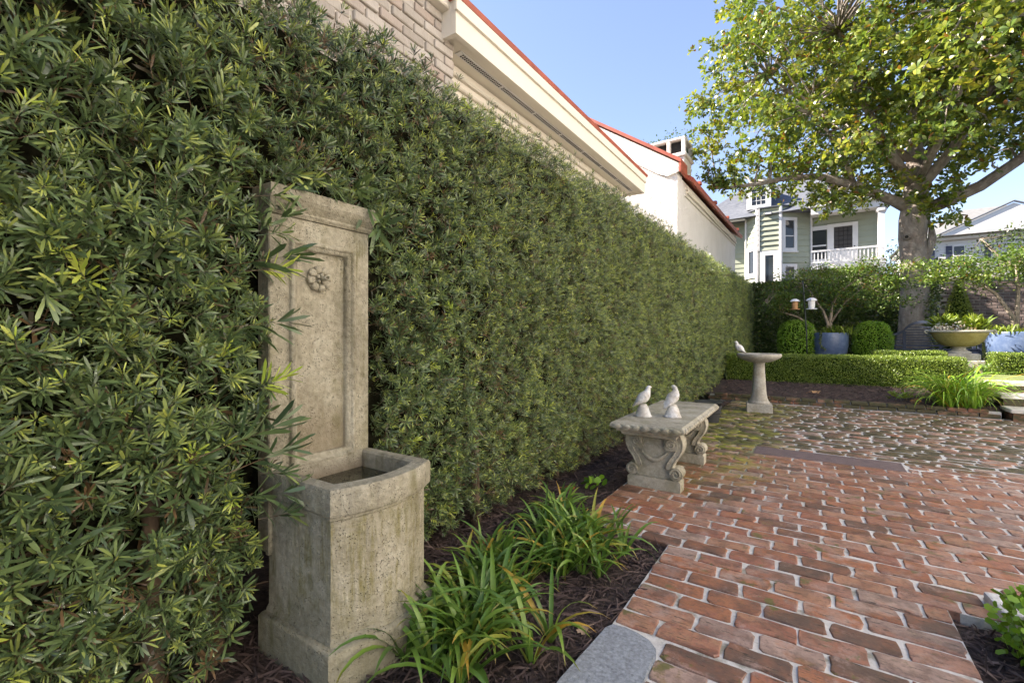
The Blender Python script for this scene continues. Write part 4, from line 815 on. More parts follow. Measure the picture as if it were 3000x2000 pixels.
def support(yc, face):
    sp = MB().prism([(-0.18, -0.02), (0.18, -0.02), (0.182, 0.066), (0.172, 0.078), (-0.172, 0.078), (-0.182, 0.066)], 'y', yc - 0.055, yc + 0.055).done('support', 'bench', be)
    poly = OUT + [(-x, z) for x, z in OUT[::-1]]
    MB().prism(poly, 'y', yc - 0.028, yc + 0.028).done('web', 'bench', sp)
    for s in (1, -1):
        # flowing S band along each edge, wide as the leg
        band = []
        inn = [(x - 0.034, z) for x, z in OUT[:-2]]
        m = MB(); pl = [(s * x, z) for x, z in [(x + 0.006, z) for x, z in OUT[:-2]] + inn[::-1]]; m.prism(pl, 'y', yc - 0.050, yc + 0.050); m.done('scroll_band', 'bench', sp)
        for f in (-1, 1):
            m = MB(); m.tube([(s * (x + 0.004), yc + f * 0.047, z) for x, z in OUT[:-2]], 0.007, 6); m.tube([(s * (x - 0.033), yc + f * 0.047, z) for x, z in OUT[1:-2]], 0.006, 6)
            m.done('scroll_rib', 'bench', sp, True)
        # lower volute: a drum across the leg with a raised spiral on each end
        cx, cz = s * 0.150, 0.122; m = MB(); m.prism([(cx + 0.043 * math.cos(2 * math.pi * i / 20), cz + 0.043 * math.sin(2 * math.pi * i / 20)) for i in range(20)], 'y', yc - 0.052, yc + 0.052); vo = m.done('volute', 'bench', sp, 'auto')
        m = MB()
        for f in (-1, 1): m.tube([(x, yc + f * 0.055, z) for x, z in spiral(cx, cz, 0.037, 0.006, math.pi * (1.0 if s > 0 else 1.0), -1.6 if s > 0 else -1.6, 26, s)], [0.0085 - 0.0001 * i for i in range(27)], 6)
        # upper square volute
        for f in (-1, 1):
            cz2, cx2 = 0.322, s * 0.118; c = 0.042; q = 0.014
            m.prism([(cx2 - c + q, cz2 - c), (cx2 + c - q, cz2 - c), (cx2 + c, cz2 - c + q), (cx2 + c, cz2 + c - q), (cx2 + c - q, cz2 + c), (cx2 - c + q, cz2 + c), (cx2 - c, cz2 + c - q), (cx2 - c, cz2 - c + q)], 'y', yc + f * 0.034, yc + f * 0.056)
            m.tube([(x, yc + f * 0.059, z) for x, z in spiral(cx2, cz2, 0.033, 0.005, 0.6, 1.9, 30, s)], 0.0075, 6)
        sp_ = m.done('spiral', 'bench', sp, 'auto')
        sp_['kind'] = 'stuff'
        MB().blob((s * 0.124, yc, 0.158), (0.016, 0.046, 0.016), 2).done('bead', 'bench', sp, True)
    for f in (-1, 1):
        pts = [(-0.095 + 0.19 * i / 16, yc + f * 0.036, 0.262 - 0.062 * math.sin(math.pi * i / 16)) for i in range(17)]
        gl = MB().tube(pts, [0.006 + 0.011 * math.sin(math.pi * i / 16) for i in range(17)], 7).done('garland', 'bench', sp, True)
        m = MB()
        for i in range(1, 16):
            for t_ in range(3): m.blob((pts[i][0] + random.uniform(-.005, .005), pts[i][1] + f * 0.005, pts[i][2] + random.uniform(-.010, .010) * math.sin(math.pi * i / 16)), (0.007, 0.005, 0.005), 1)
        m.done('garland_leaves', 'bench', sp, True)['kind'] = 'stuff'
support(-0.415, -1); support(0.41, 1)

def dove(loc, rz, label, head_turn=0.0, ped=True, s=1.0, hb=0.0, group=None):
    d = thing('dove_figurine', label, 'figurine', loc, rz, group); z0 = 0.092 if ped else 0.035
    if ped:
        m = MB(); n = 22; rings = []
        for k in range(10):
            u = k / 9; r = 0.060 * (1 - u) ** 0.85 + 0.024 * u + (0.004 if k == 0 else 0); rings.append([((r + random.uniform(-.003, .003)) * math.cos(2 * math.pi * i / n), (r + random.uniform(-.003, .003)) * math.sin(2 * math.pi * i / n), z0 * u * 0.98) for i in range(n)])
        m.grid_rings(rings); m.done('mound', 'dove', d, True)
    # body: one loft from tail tip to beak (x forward)
    sec = [(-0.078, -0.034, 0.014, 0.003), (-0.062, -0.022, 0.019, 0.008), (-0.044, -0.006, 0.027, 0.018), (-0.028, 0.012, 0.036, 0.031), (-0.008, 0.028, 0.042, 0.041), (0.010, 0.045, 0.040, 0.041), (0.023, 0.064, 0.031, 0.033), (0.031, 0.080, 0.022, 0.023), (0.034, 0.094, 0.0185, 0.019), (0.037, 0.106, 0.0185, 0.0175), (0.044, 0.114, 0.016, 0.013), (0.052, 0.115, 0.010, 0.008), (0.058, 0.113, 0.0045, 0.0045), (0.068, 0.109, 0.001, 0.001)]
    m = MB(); rings = []; n = 16
    for i, (x, z, w, h) in enumerate(sec):
        a = sec[max(i - 1, 0)]; b = sec[min(i + 1, len(sec) - 1)]; dx, dz = b[0] - a[0], b[1] - a[1]; L = math.hypot(dx, dz); nx, nz = -dz / L, dx / L
        ht = head_turn * max(0, min(1, (i - 5) / 5)); rr = []
        for k in range(n):
            t = 2 * math.pi * k / n; px_, py_, pz_ = x + nx * h * math.sin(t), w * math.cos(t), z + nz * h * math.sin(t)
            ox = px_ - 0.028; qx = 0.028 + ox * math.cos(ht) - py_ * math.sin(ht); qy = ox * math.sin(ht) + py_ * math.cos(ht)
            rr.append((qx, qy, z0 + 0.012 + pz_))
        rings.append(rr)
    m.grid_rings(rings); m.done('body', 'dove', d, True)
    for sgn in (-1, 1):
        m = MB(); m.grid_rings([[(x + dx2, sgn * (yo + th * math.cos(t)), z0 + 0.012 + z + hh * math.sin(t)) for t in np.linspace(0, 2 * math.pi, 9)[:-1] for dx2 in (0,)] for x, z, yo, th, hh in ((0.020, 0.048, 0.032, 0.005, 0.012), (0.004, 0.040, 0.038, 0.009, 0.026), (-0.020, 0.022, 0.033, 0.009, 0.026), (-0.045, 0.000, 0.024, 0.007, 0.016), (-0.070, -0.022, 0.014, 0.003, 0.006))]); wg = m.done('wing', 'dove', d, True)
        m = MB()
        for k in range(7): m.blob((0.012 - 0.011 * k, sgn * (0.045 - 0.0030 * k), z0 + 0.012 + 0.046 - 0.0085 * k), (0.009, 0.003, 0.006), 1)
        m.done('feathers', 'dove', wg, True)['kind'] = 'stuff'
        MB().blob((0.040 * math.cos(head_turn) , sgn * 0.0165 + 0.012 * math.sin(head_turn), z0 + 0.012 + 0.109), (0.003, 0.002, 0.003), 1).done('eye', 'dove', d, True)
    d.scale = (s, s, s); return d
dove((-1.045, 3.31, 0.4735), R(25), 'white stone dove looking outward over its breast on the bench seat nearer the hedge', 0.35, True, 0.98)
dove((-0.858, 3.40, 0.4735), R(60), 'white stone dove turned away with tail toward the bench end beside its mate', 1.9, True, 1.0)

# ================================================================== BIRDBATH
bb_ = thing('birdbath', 'pale stone pedestal birdbath standing on the mossy brick court', 'birdbath', (-0.66, 7.38, 0), R(8))
MB().box(-0.16, 0.16, -0.16, 0.16, -0.02, 0.112, 0.008, 2).done('base', 'bath', bb_)
MB().lathe([(0.135, 0.112), (0.138, 0.125), (0.132, 0.140), (0.122, 0.146), (0.118, 0.155), (0.118, 0.165), (0.108, 0.185), (0.100, 0.22), (0.092, 0.30), (0.083, 0.45), (0.075, 0.58), (0.072, 0.66), (0.078, 0.69), (0.085, 0.70)], 32).done('pedestal', 'bath', bb_, True)
bw = MB().lathe([(0.085, 0.695), (0.13, 0.700), (0.20, 0.722), (0.25, 0.748), (0.272, 0.766), (0.275, 0.772), (0.280, 0.778), (0.284, 0.800), (0.280, 0.814), (0.272, 0.819), (0.262, 0.816), (0.240, 0.786), (0.15, 0.762), (0.001, 0.757)], 44, cap=False).done('bowl', 'bath', bb_, True)
MB().lathe([(0.001, 0.792), (0.246, 0.7921)], 36, cap=False).done('water', 'water', bb_)
dove((-0.90, 7.30, 0.812 - 0.012), R(200), 'small pale stone bird crouching on the rim of the birdbath', 0.2, False, 1.15)

# nursery pot tucked behind the bench
np_ = thing('nursery_pot', 'black plastic nursery pot with a tray on top standing behind the stone bench', 'plant pot', (-1.10, 6.10, 0))
MB().lathe([(0.001, 0.0), (0.115, 0.0), (0.118, 0.02), (0.132, 0.10), (0.142, 0.175), (0.152, 0.178), (0.152, 0.21), (0.142, 0.21), (0.138, 0.19), (0.001, 0.19)], 28, cap=False).done('pot', 'blackplastic', np_, 'auto')
MB().lathe([(0.06, 0.192), (0.11, 0.225), (0.165, 0.240), (0.168, 0.252), (0.160, 0.252), (0.10, 0.236), (0.001, 0.232)], 28, cap=False).done('tray', 'blackplastic', np_, 'auto')
MB().lathe([(0.143, 0.120), (0.147, 0.124), (0.1375, 0.130)], 28, cap=False).done('band', 'blackplastic', np_)

# ================================================================== TREES
def tubes(name, lines, mat, parent, n=8):
    m = MB()
    for pts, rad in lines: m.tube(pts, rad, n)
    return m.done(name, mat, parent, True)
def curve(a, b, sag=0.0, k=6, wob=0.0):
    a, b = np.array(a, float), np.array(b, float); out = []
    for i in range(k + 1):
        t = i / k; p = a + (b - a) * t; p[2] += sag * math.sin(math.pi * t); 
        if 0 < i < k: p += rng.normal(0, wob, 3)
        out.append(tuple(p))
    return out
TB = np.array([2.09, 15.5, 0.40])
mag = thing('magnolia_tree', 'large magnolia tree with pale thick trunk and glossy leaves behind the blue bench', 'tree', tuple(TB))
tp = [(0, 0, -0.2), (0.0, 0, 0.05), (0.01, 0, 0.4), (0.03, 0, 1.0), (0.06, 0, 1.8), (0.06, 0, 2.6), (0.02, 0, 3.2), (0.05, 0, 3.7), (0.10, 0, 4.2), (0.10, 0.05, 4.9), (0.05, 0.1, 6.0), (0.1, 0.1, 7.4), (0.0, 0.1, 9.5)]
tr = [0.48, 0.40, 0.34, 0.30, 0.28, 0.275, 0.285, 0.30, 0.27, 0.19, 0.15, 0.10, 0.05]
rings = []; nn = 26
for i, (p, r) in enumerate(zip(tp, tr)):
    rings.append([(p[0] + (r * (1 + 0.05 * math.sin(3 * a + i * .7) + 0.035 * math.sin(7 * a + 1.3 * i) + (0.12 * abs(math.sin(2.5 * a)) if i < 2 else 0))) * math.cos(a), p[1] + (r * (1 + 0.05 * math.sin(3 * a + i * .7) + 0.035 * math.sin(7 * a + 1.3 * i))) * math.sin(a), p[2]) for a in [2 * math.pi * k / nn for k in range(nn)]])
trunk = MB().grid_rings(rings).done('trunk', 'bark', mag, True)
kn = MB(); kn.tube([(-0.12, -0.24, 3.20), (-0.14, -0.32, 3.20)], [0.085, 0.07], 14); kn.tube([(-0.14, -0.315, 3.20), (-0.14, -0.33, 3.20)], [0.068, 0.04], 14); kn.done('knot', 'bark', trunk, True)
MB().lathe([(0.001, 0), (0.04, 0.001)], 12, cap=False).done('knot_hole', 'dark', trunk, False, (-0.14, -0.3315, 3.20)).rotation_euler = (R(90), 0, 0)
tubes('limb_stub', [([(0.22, -0.1, 2.4), (0.32, -0.12, 2.8), (0.38, -0.12, 3.15), (0.36, -0.1, 3.45), (0.30, -0.1, 3.65)], [0.05, 0.075, 0.085, 0.05, 0.03])], 'bark', trunk, 10)
LIMBS = [
    ([(0.0, -0.05, 3.95), (-0.35, -0.08, 4.2), (-1.2, -0.3, 4.72), (-2.0, -0.5, 5.05), (-2.8, -0.8, 5.05), (-3.5, -1.05, 4.95), (-4.4, -1.4, 4.9)], [0.22, 0.17, 0.145, 0.12, 0.09, 0.065, 0.03]),
    ([(0.1, 0, 3.9), (0.55, -0.05, 4.0), (1.25, -0.1, 4.3), (1.85, -0.2, 4.75), (2.9, -0.4, 5.8), (4.2, -0.6, 7.2)], [0.24, 0.20, 0.17, 0.15, 0.11, 0.05]),
    ([(0.1, 0, 4.4), (0.7, -0.3, 5.2), (1.3, -0.6, 6.4), (1.7, -0.9, 8.0)], [0.18, 0.15, 0.11, 0.06]),
    ([(0.05, 0, 4.5), (-0.6, -0.5, 5.6), (-1.2, -1.2, 6.9), (-1.6, -1.6, 8.2)], [0.17, 0.13, 0.09, 0.05]),
    ([(0.05, 0, 5.2), (-1.0, 0.3, 6.3), (-2.3, 0.2, 7.4), (-3.2, 0.0, 8.4)], [0.15, 0.11, 0.08, 0.04]),
    ([(0.1, 0, 4.6), (0.4, -1.0, 5.4), (0.6, -2.2, 6.3), (0.6, -3.2, 7.1)], [0.15, 0.11, 0.08, 0.04]),
    ([(0.1, 0.1, 5.0), (0.8, 1.2, 6.2), (1.4, 2.4, 7.4)], [0.15, 0.10, 0.05]),
    ([(-1.2, -0.3, 4.72), (-1.5, -1.0, 5.5), (-2.1, -1.9, 6.2)], [0.09, 0.06, 0.03])]
for pts, rad in LIMBS: tubes('limb', [(pts, [r * 0.76 for r in rad])], 'bark', mag, 10)
LP = np.concatenate([np.array([np.array(p[i]) + (np.array(p[i + 1]) - np.array(p[i])) * t for i in range(len(p) - 1) for t in (0, .5)] + [np.array(p[-1])]) for p, _ in LIMBS])
# leaf clumps through the crown
cl = []
while len(cl) < 520:
    q = rnd_dir(1)[0] * rng.random() ** (1 / 2.2); c = np.array([0.15, -0.2, 8.1]) + q * np.array([5.6, 4.9, 4.4])
    if c[2] < 4.75 + 0.06 * abs(c[0]) and rng.random() < 0.93: continue
    if c[0] > 1.2 and c[2] < 4.7 + 0.75 * (c[0] - 1.2): continue
    if np.hypot(c[0], c[1]) < 0.8: continue
    w0 = c - np.array([0, 0, 2.7]); sdv = np.array([_to.x, _to.y, _to.z]); pr_ = w0 @ sdv
    if pr_ > 0 and np.linalg.norm(w0 - pr_ * sdv) < 1.15 and rng.random() < 0.75: continue
    dl = np.min(np.linalg.norm(LP - c, axis=1))
    if dl > 2.6: continue
    cl.append(c)
extra = [(1.0, -1.0, 5.9), (1.5, -1.2, 6.6), (1.9, -1.2, 7.4), (1.2, -1.1, 7.2), (2.4, -1.0, 6.2), (2.0, -1.0, 5.6), (2.9, -1.0, 6.9), (0.6, -1.0, 5.4), (0.9, -0.9, 6.6), (-0.6, -1.3, 6.2), (-0.9, -1.6, 6.9), (-0.3, -1.1, 5.5), (1.7, -1.1, 8.1), (1.5, -1.0, 5.2), (3.3, -1.0, 7.6), (2.4, -1.2, 8.0), (-4.1, -1.4, 5.0), (-4.5, -1.5, 5.0), (-3.0, -1.1, 5.35), (-3.4, -1.3, 5.5), (-2.7, -1.2, 5.2), (-4.0, -1.6, 5.3), (-4.4, -1.3, 5.0), (-2.9, -1.4, 5.6), (-2.2, -0.9, 4.75), (-1.35, -0.6, 4.35), (-1.75, -0.75, 4.25), (-1.0, -0.7, 4.3), (-1.5, -0.9, 4.05), (0.3, -0.55, 3.75), (0.05, -0.6, 3.95), (0.55, -0.5, 4.0), (0.2, -0.5, 4.3), (0.7, -0.5, 3.5), (0.75, -0.6, 4.35), (-0.25, -0.6, 4.6), (-4.3, -1.5, 4.95), (-4.6, -1.6, 5.4), (-4.9, -1.7, 5.9), (-2.4, -1.0, 5.3), (-4.7, -1.5, 6.6), (-4.8, -1.6, 7.4), (-4.5, -1.5, 8.2), (1.2, -0.7, 4.7), (1.9, -0.8, 5.2)]
cl = np.array(cl + extra); br = []
lines = []
for c in cl:
    j = np.argmin(np.linalg.norm(LP - c, axis=1)); lines.append((curve(LP[j], c, 0.12, 4, 0.05), [0.032, 0.024, 0.017, 0.011, 0.006]))
o = tubes('twigs', lines, 'bark', mag, 5); o['kind'] = 'stuff'
pos, axs, refs, Ls, tin = [], [], [], [], []
for ci, c in enumerate(cl):
    small = ci >= 520; nr = 22 if not small else 13; rad = 0.62 if not small else 0.36; ct = rng.normal(0.58, 0.10)
    rc = c + norm(rng.normal(size=(nr, 3))) * (rng.random((nr, 1)) ** 0.5) * np.array([rad, rad, rad * 0.75]); rd = norm((rc - c) * 1.2 + np.array([0, 0, 0.35]) + rng.normal(0, .25, (nr, 3)))
    for p, d in zip(rc, rd):
        k = 7; a = rng.uniform(0, 6.28) + np.arange(k) * 2.399; u = norm(np.cross(d, [0.3, 0.2, 0.9])[None])[0]; v = np.cross(d, u); sp = rng.uniform(0.6, 1.35, k)
        ax = (u[None] * np.cos(a)[:, None] + v[None] * np.sin(a)[:, None]) * np.sin(sp)[:, None] + d[None] * np.cos(sp)[:, None]
        pos.append(p + ax * 0.015); axs.append(ax); refs.append(np.tile(d, (k, 1)) + rng.normal(0, .2, (k, 3))); Ls.append(rng.uniform(0.10, 0.165, k)); t = rng.normal(ct, 0.16, k).clip(0.22, 1); t[rng.random(k) < 0.035] = 0.05; tin.append(t)
pos, axs, refs, Ls, tin = map(np.concatenate, (pos, axs, refs, Ls, tin))
V, F, T = leafcloud(pos, axs, refs, Ls, Ls * 0.46, MAGL, tin)
o = link('crown', np_mesh('crown', V, F, T), 'magnolia', mag); o['kind'] = 'stuff'

def leafy(name, label, base, stems, clumps, leaf, mat, per, rad, size, trunkmat='stem', group=None, cat_='tree', tw=0.010, flat=0.45):
    t = thing(name, label, cat_, base, 0, group)
    for p, r in stems: tubes('stem', [(p, r)], trunkmat, t, 8)
    sp = np.concatenate([np.array(p)[1:] for p, _ in stems]); lines = []
    for c in clumps:
        j = np.argmin(np.linalg.norm(sp - c, axis=1)); lines.append((curve(sp[j], c, 0.03, 4, 0.03), [tw, tw * .8, tw * .6, tw * .4, tw * .25]))
    tubes('twigs', lines, trunkmat, t, 5)['kind'] = 'stuff'
    n = per * len(clumps); ci = np.repeat(np.arange(len(clumps)), per); C_ = np.array(clumps)[ci]
    off_ = rng.normal(size=(n, 3)) * np.array([rad, rad, rad * flat]) * 0.6
    ax = norm(off_ * np.array([1, 1, .5]) / rad + rng.normal(0, .6, (n, 3)) + np.array([0, 0, .1])); rf = np.array([0, 0, 1.0]) + rng.normal(0, .45, (n, 3)); L = rng.uniform(0.7, 1.25, n) * size
    tt = (rng.normal(0.45, 0.16, n) + np.repeat(rng.normal(0, .13, len(clumps)), per)).clip(0.09, 1); tt[rng.random(n) < 0.02] = 0.0
    V, F, T = leafcloud(C_ + off_, ax, rf, L, L * 0.5, leaf, tt); o = link('crown', np_mesh('crown', V, F, T), mat, t); o['kind'] = 'stuff'; return t
# small tree growing in the blue glazed bowl
def fan(n, rx, ry, z0, z1, dome=0.5):
    out = []
    while len(out) < n:
        a, r = rng.uniform(0, 6.28), math.sqrt(rng.random()); z = z0 + (z1 - z0) * (1 - dome * r * r) * rng.random() ** 0.7; out.append((rx * r * math.cos(a), ry * r * math.sin(a), z))
    return out
leafy('potted_tree', 'small spreading multi-stemmed tree growing from the blue glazed bowl', (0.30, 13.25, 1.12),
      [([(0.0, 0, -0.3), (-0.03, 0, 0.25), (-0.12, -0.02, 0.55), (-0.30, -0.05, 0.85), (-0.5, -0.1, 1.25)], [0.045, 0.04, 0.03, 0.022, 0.01]), ([(0.02, 0, -0.3), (0.02, 0.02, 0.3), (0.05, 0, 0.7), (0.2, -0.05, 1.0), (0.55, -0.1, 1.3)], [0.04, 0.035, 0.028, 0.02, 0.01]), ([(-0.12, -0.02, -0.3), (-0.30, -0.05, 0.1), (-0.62, -0.1, 0.42), (-0.95, -0.2, 0.55), (-1.3, -0.3, 0.75)], [0.035, 0.03, 0.025, 0.018, 0.008]), ([(0.04, 0, 0.3), (0.3, 0.05, 0.75), (0.7, 0.0, 1.15), (1.2, -0.1, 1.45)], [0.025, 0.02, 0.014, 0.007])],
      fan(80, 1.45, 0.9, 0.6, 1.75) + [(-1.2 + .1 * i, -0.3, 0.62 + .03 * i) for i in range(5)] + [(0.9 + 0.13 * i, -0.2, 1.38 + 0.02 * i) for i in range(7)] + [(0.5 + 0.08 * i, -0.2, 1.45 + 0.05 * i) for i in range(5)] + [(-0.4 + .25 * i, -0.2, 1.45 + .06 * (i % 2)) for i in range(5)], LEAF2, 'myrtle', 120, 0.23, 0.062)
leafy('potted_tree', 'small pale-stemmed tree with yellow-green leaves rising from the large blue planter beside the urn', (3.30, 13.0, 1.1),
      [([(0, 0, -0.3), (-0.02, 0, 0.35), (-0.25, -0.02, 0.8), (-0.6, -0.05, 1.15)], [0.05, 0.042, 0.03, 0.012]), ([(0.03, 0, -0.3), (0.03, 0, 0.35), (0.05, 0.0, 0.9), (0.0, -0.05, 1.4)], [0.045, 0.04, 0.03, 0.012]), ([(0.05, 0, 0.0), (0.25, 0, 0.45), (0.6, 0, 0.95), (1.0, 0, 1.4)], [0.035, 0.03, 0.025, 0.012])],
      fan(60, 1.25, 0.9, 0.95, 1.75, 0.4) + [(-1.35 + .12 * i, -0.2, 1.15 + .03 * i) for i in range(6)], LEAF2, 'myrtle', 120, 0.24, 0.065)
leafy('background_tree', 'dark-leaved tree beyond the brick garden wall in front of the white house', (6.1, 22.0, 0.0),
      [([(0, 0, -0.1), (0, 0, 2.2), (0.1, 0, 3.6), (0.2, 0, 5)], [0.16, 0.14, 0.10, 0.04]), ([(0, 0, 2.2), (-0.8, -0.2, 3.6), (-1.4, -0.3, 4.4)], [0.09, 0.06, 0.03])],
      [(1.0 + 2.4 * p[0], 1.6 * p[1], 3.9 + 1.35 * p[2]) for p in (rnd_dir(90) * (rng.random((90, 1)) ** .4))] + [(-1.6 + .2 * i, -.3, 3.9 + .1 * i) for i in range(6)], LEAF2, 'ivy', 60, 0.33, 0.10, flat=0.7)
leafy('background_tree', 'thin treetop showing over the stucco roof beside the chimney', (-8.2, 26.0, 0.0), [([(0, 0, -0.1), (0, 0, 6.0), (0.1, 0, 10.4)], [0.2, 0.14, 0.04])],
      [(-1.8 + 4.4 * rng.random(), rng.normal(0, .5), 10.6 + 1.3 * rng.random()) for _ in range(34)], LEAF2, 'myrtle', 80, 0.5, 0.15, flat=0.8)
leafy('background_tree', 'low grey-green tree beyond the porch of the green house', (5.6, 40.0, 0.0), [([(0, 0, -0.1), (0, 0, 3.0), (0.1, 0, 6.6)], [0.2, 0.14, 0.04])],
      [(1.6 * p[0], p[1], 6.0 + 1.6 * p[2]) for p in rnd_dir(30)], LEAF2, 'ivy', 60, 0.5, 0.18, flat=0.8)

# ================================================================== CLIPPED BOX, BALLS, IVY, CONE
def surf_leaves(P, N, size, mat, name, parent, base, tmean=0.45, tsd=0.2, jit=0.55, aspect=0.6, templ=LEAF2):
    n = len(P); ax = norm(N * 0.55 + rng.normal(0, jit, (n, 3)) + np.array([0, 0, .15])); rf = N + rng.normal(0, .5, (n, 3)); L = size * rng.uniform(.7, 1.3, n)
    V, F, T = leafcloud(P - np.array(base), ax, rf, L, L * aspect, templ, rng.normal(tmean, tsd, n).clip(0, 1)); o = link(name, np_mesh(name, V, F, T), mat, parent); o['kind'] = 'stuff'; return o
def boxhedge(label, x0, x1, y0, y1, z0, z1, dens, size=0.022):
    base = ((x0 + x1) / 2, y0, z0); t = thing('box_hedge', label, 'hedge', base)
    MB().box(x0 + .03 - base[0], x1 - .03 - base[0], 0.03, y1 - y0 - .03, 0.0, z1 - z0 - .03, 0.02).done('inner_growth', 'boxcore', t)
    wz = wavy(int(abs(x0 * 100)) + 5, 7, 2, 9); Ps, Ns = [], []
    for fx, nrm, area in (('f', (0, -1, 0), (x1 - x0) * (z1 - z0)), ('t', (0, 0, 1), (x1 - x0) * (y1 - y0)), ('l', (-1, 0, 0), (y1 - y0) * (z1 - z0)), ('r', (1, 0, 0), (y1 - y0) * (z1 - z0)), ('b', (0, 1, 0), (x1 - x0) * (z1 - z0) * .5)):
        n = int(area * dens); u, v, w_ = rng.random(n), rng.random(n), rng.uniform(-0.03, 0.022, n)
        X, Y, Z = x0 + (x1 - x0) * u, y0 + (y1 - y0) * v, z0 + (z1 - z0) * v
        P_ = {'f': (X, y0 - w_, Z), 'b': (X, y1 + w_, Z), 't': (X, Y, z1 + w_), 'l': (x0 - w_, y0 + (y1 - y0) * u, Z), 'r': (x1 + w_, y0 + (y1 - y0) * u, Z)}[fx]
        P_ = np.stack(P_, 1); P_[:, 1] += 0.022 * wz(P_[:, 0], P_[:, 2] * 2) * (P_[:, 1] < (y0 + y1) / 2); P_[:, 2] += 0.018 * wz(P_[:, 0] * 1.3, P_[:, 1]) * (P_[:, 2] - z0) / (z1 - z0)
        Ps.append(P_); Ns.append(np.tile(nrm, (n, 1)).astype(float))
    surf_leaves(np.concatenate(Ps), np.concatenate(Ns), size, 'box', 'foliage', t, base); return t
boxhedge('long low boxwood hedge behind the birdbath along the mulch bed', -1.45, 2.00, 9.95, 10.5, 0.16, 0.70, 11000, 0.021)
boxhedge('short low boxwood hedge in front of the blue bench', 0.98, 2.02, 11.35, 11.8, 0.30, 0.77, 9000, 0.022)
boxhedge('low boxwood hedge across the lawn behind the stone steps', 2.62, 4.6, 11.2, 11.65, 0.30, 0.76, 7000, 0.024)
def ball(label, c, rx, rz, z0, n=8500):
    t = thing('box_ball', label, 'shrub', (c[0], c[1], z0)); d = rnd_dir(n); pw_ = 2.8
    s_ = (np.abs(d[:, 0]) ** pw_ + np.abs(d[:, 2]) ** pw_ + np.abs(d[:, 1]) ** pw_) ** (-1 / pw_)
    s_ = (np.hypot(d[:, 0], d[:, 1]) ** pw_ + np.abs(d[:, 2]) ** pw_) ** (-1 / pw_); P_ = d * s_[:, None] * np.array([rx, rx, rz]) * (rng.uniform(.90, 1.04, (n, 1)) + 0.04 * wavy(int(rx * 100), 7, 3, 9)(d[:, 0] * 2 + d[:, 1], d[:, 2] * 2)[:, None]) + np.array([c[0], c[1], z0 + rz])
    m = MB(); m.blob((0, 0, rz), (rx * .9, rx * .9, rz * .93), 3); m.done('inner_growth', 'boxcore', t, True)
    surf_leaves(P_, d, 0.036, 'ball', 'foliage', t, (c[0], c[1], z0), 0.5, 0.22); return t
ball('bright green clipped ball shrub between the hedge corner and the blue bowl', (-0.36, 13.2), 0.40, 0.50, 0.45)
ball('bright green clipped ball shrub between the blue bowl and the blue bench', (1.13, 13.5), 0.36, 0.47, 0.46)
cn = thing('cone_shrub', 'narrow cone-clipped evergreen shrub rising behind the flower urn', 'shrub', (3.05, 15.9, 0.4)); n = 6500
u = rng.random(n) ** .6; a = rng.uniform(0, 6.28, n); rr = (0.52 * u + 0.02) * rng.uniform(.9, 1.06, n); P_ = np.stack([3.05 + rr * np.cos(a), 15.9 + rr * np.sin(a), 2.56 - 2.1 * u], 1)
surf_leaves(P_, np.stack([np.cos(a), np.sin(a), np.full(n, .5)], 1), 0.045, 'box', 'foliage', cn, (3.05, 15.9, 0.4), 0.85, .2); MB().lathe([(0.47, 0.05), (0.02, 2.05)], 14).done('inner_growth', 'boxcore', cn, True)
# ivy covering the left part of the garden wall
iv = thing('ivy', 'dense dark ivy covering the garden wall behind the small potted tree', 'ivy', (0.2, 17.1, 0.4))
n = 24000; X = rng.uniform(-3.0, 2.95, n); Z = rng.uniform(0.4, 2.82, n); wv_ = wavy(9, 7, 1.5, 7); Y = 17.08 - 0.10 * (wv_(X, Z) + 1) - rng.random(n) * 0.08
P_ = np.stack([X, Y, Z], 1); k = rng.random(n) < np.clip((3.0 - X) * 2.2, 0, 1); P_ = P_[k]
top_ = 3200; Pt = np.stack([rng.uniform(-3, 2.7, top_), 17.0 + rng.uniform(-.1, .5, top_), 2.74 + rng.normal(0, .06, top_)], 1)
surf_leaves(np.concatenate([P_, Pt]), np.concatenate([np.tile((0, -1.0, .2), (len(P_), 1)), np.tile((0, -.2, 1.0), (top_, 1))]), 0.075, 'ivy', 'leaves', iv, (0.2, 17.1, 0.4), 0.5, .2, .5, .85)
n = 900; P_ = np.stack([rng.uniform(2.35, 2.62, n), rng.uniform(15.15, 15.5, n), rng.uniform(0.5, 3.0, n)], 1); P_[:, 0] += .08 * np.sin(3 * P_[:, 2])
iv2 = thing('ivy', 'thin strand of ivy climbing the side of the magnolia trunk', 'ivy', (2.45, 15.3, 0.4)); surf_leaves(P_, np.tile((.8, -.6, .2), (n, 1)), 0.06, 'ivy', 'leaves', iv2, (2.45, 15.3, .4), .6, .2, .5, .8)

# ================================================================== POTS, URN, BLUE BENCH, FEEDERS
def bowlpot(label, c, r, z0, h):
    t = thing('glazed_pot', label, 'plant pot', (c[0], c[1], z0)); k = r
    MB().lathe([(0.001, 0), (0.50 * k, 0.0), (0.62 * k, 0.02 * h), (0.80 * k, 0.16 * h), (0.93 * k, 0.36 * h), (0.99 * k, 0.58 * h), (1.0 * k, 0.8 * h), (0.985 * k, 0.97 * h), (0.975 * k, h), (0.92 * k, h), (0.91 * k, 0.88 * h), (0.001, 0.9 * h)], 40, cap=False).done('bowl', 'bluepot', t, True)
    MB().lathe([(0.001, 0.93 * h), (0.905 * k, 0.905 * h)], 30, cap=False).done('soil', 'mulch', t); return t
bowlpot('blue glazed bowl holding a small tree between two green ball shrubs', (0.30, 13.25), 0.375, 0.46, 0.70)
bowlpot('large blue glazed planter beside the stone flower urn', (3.36, 13.0), 0.47, 0.44, 0.72)
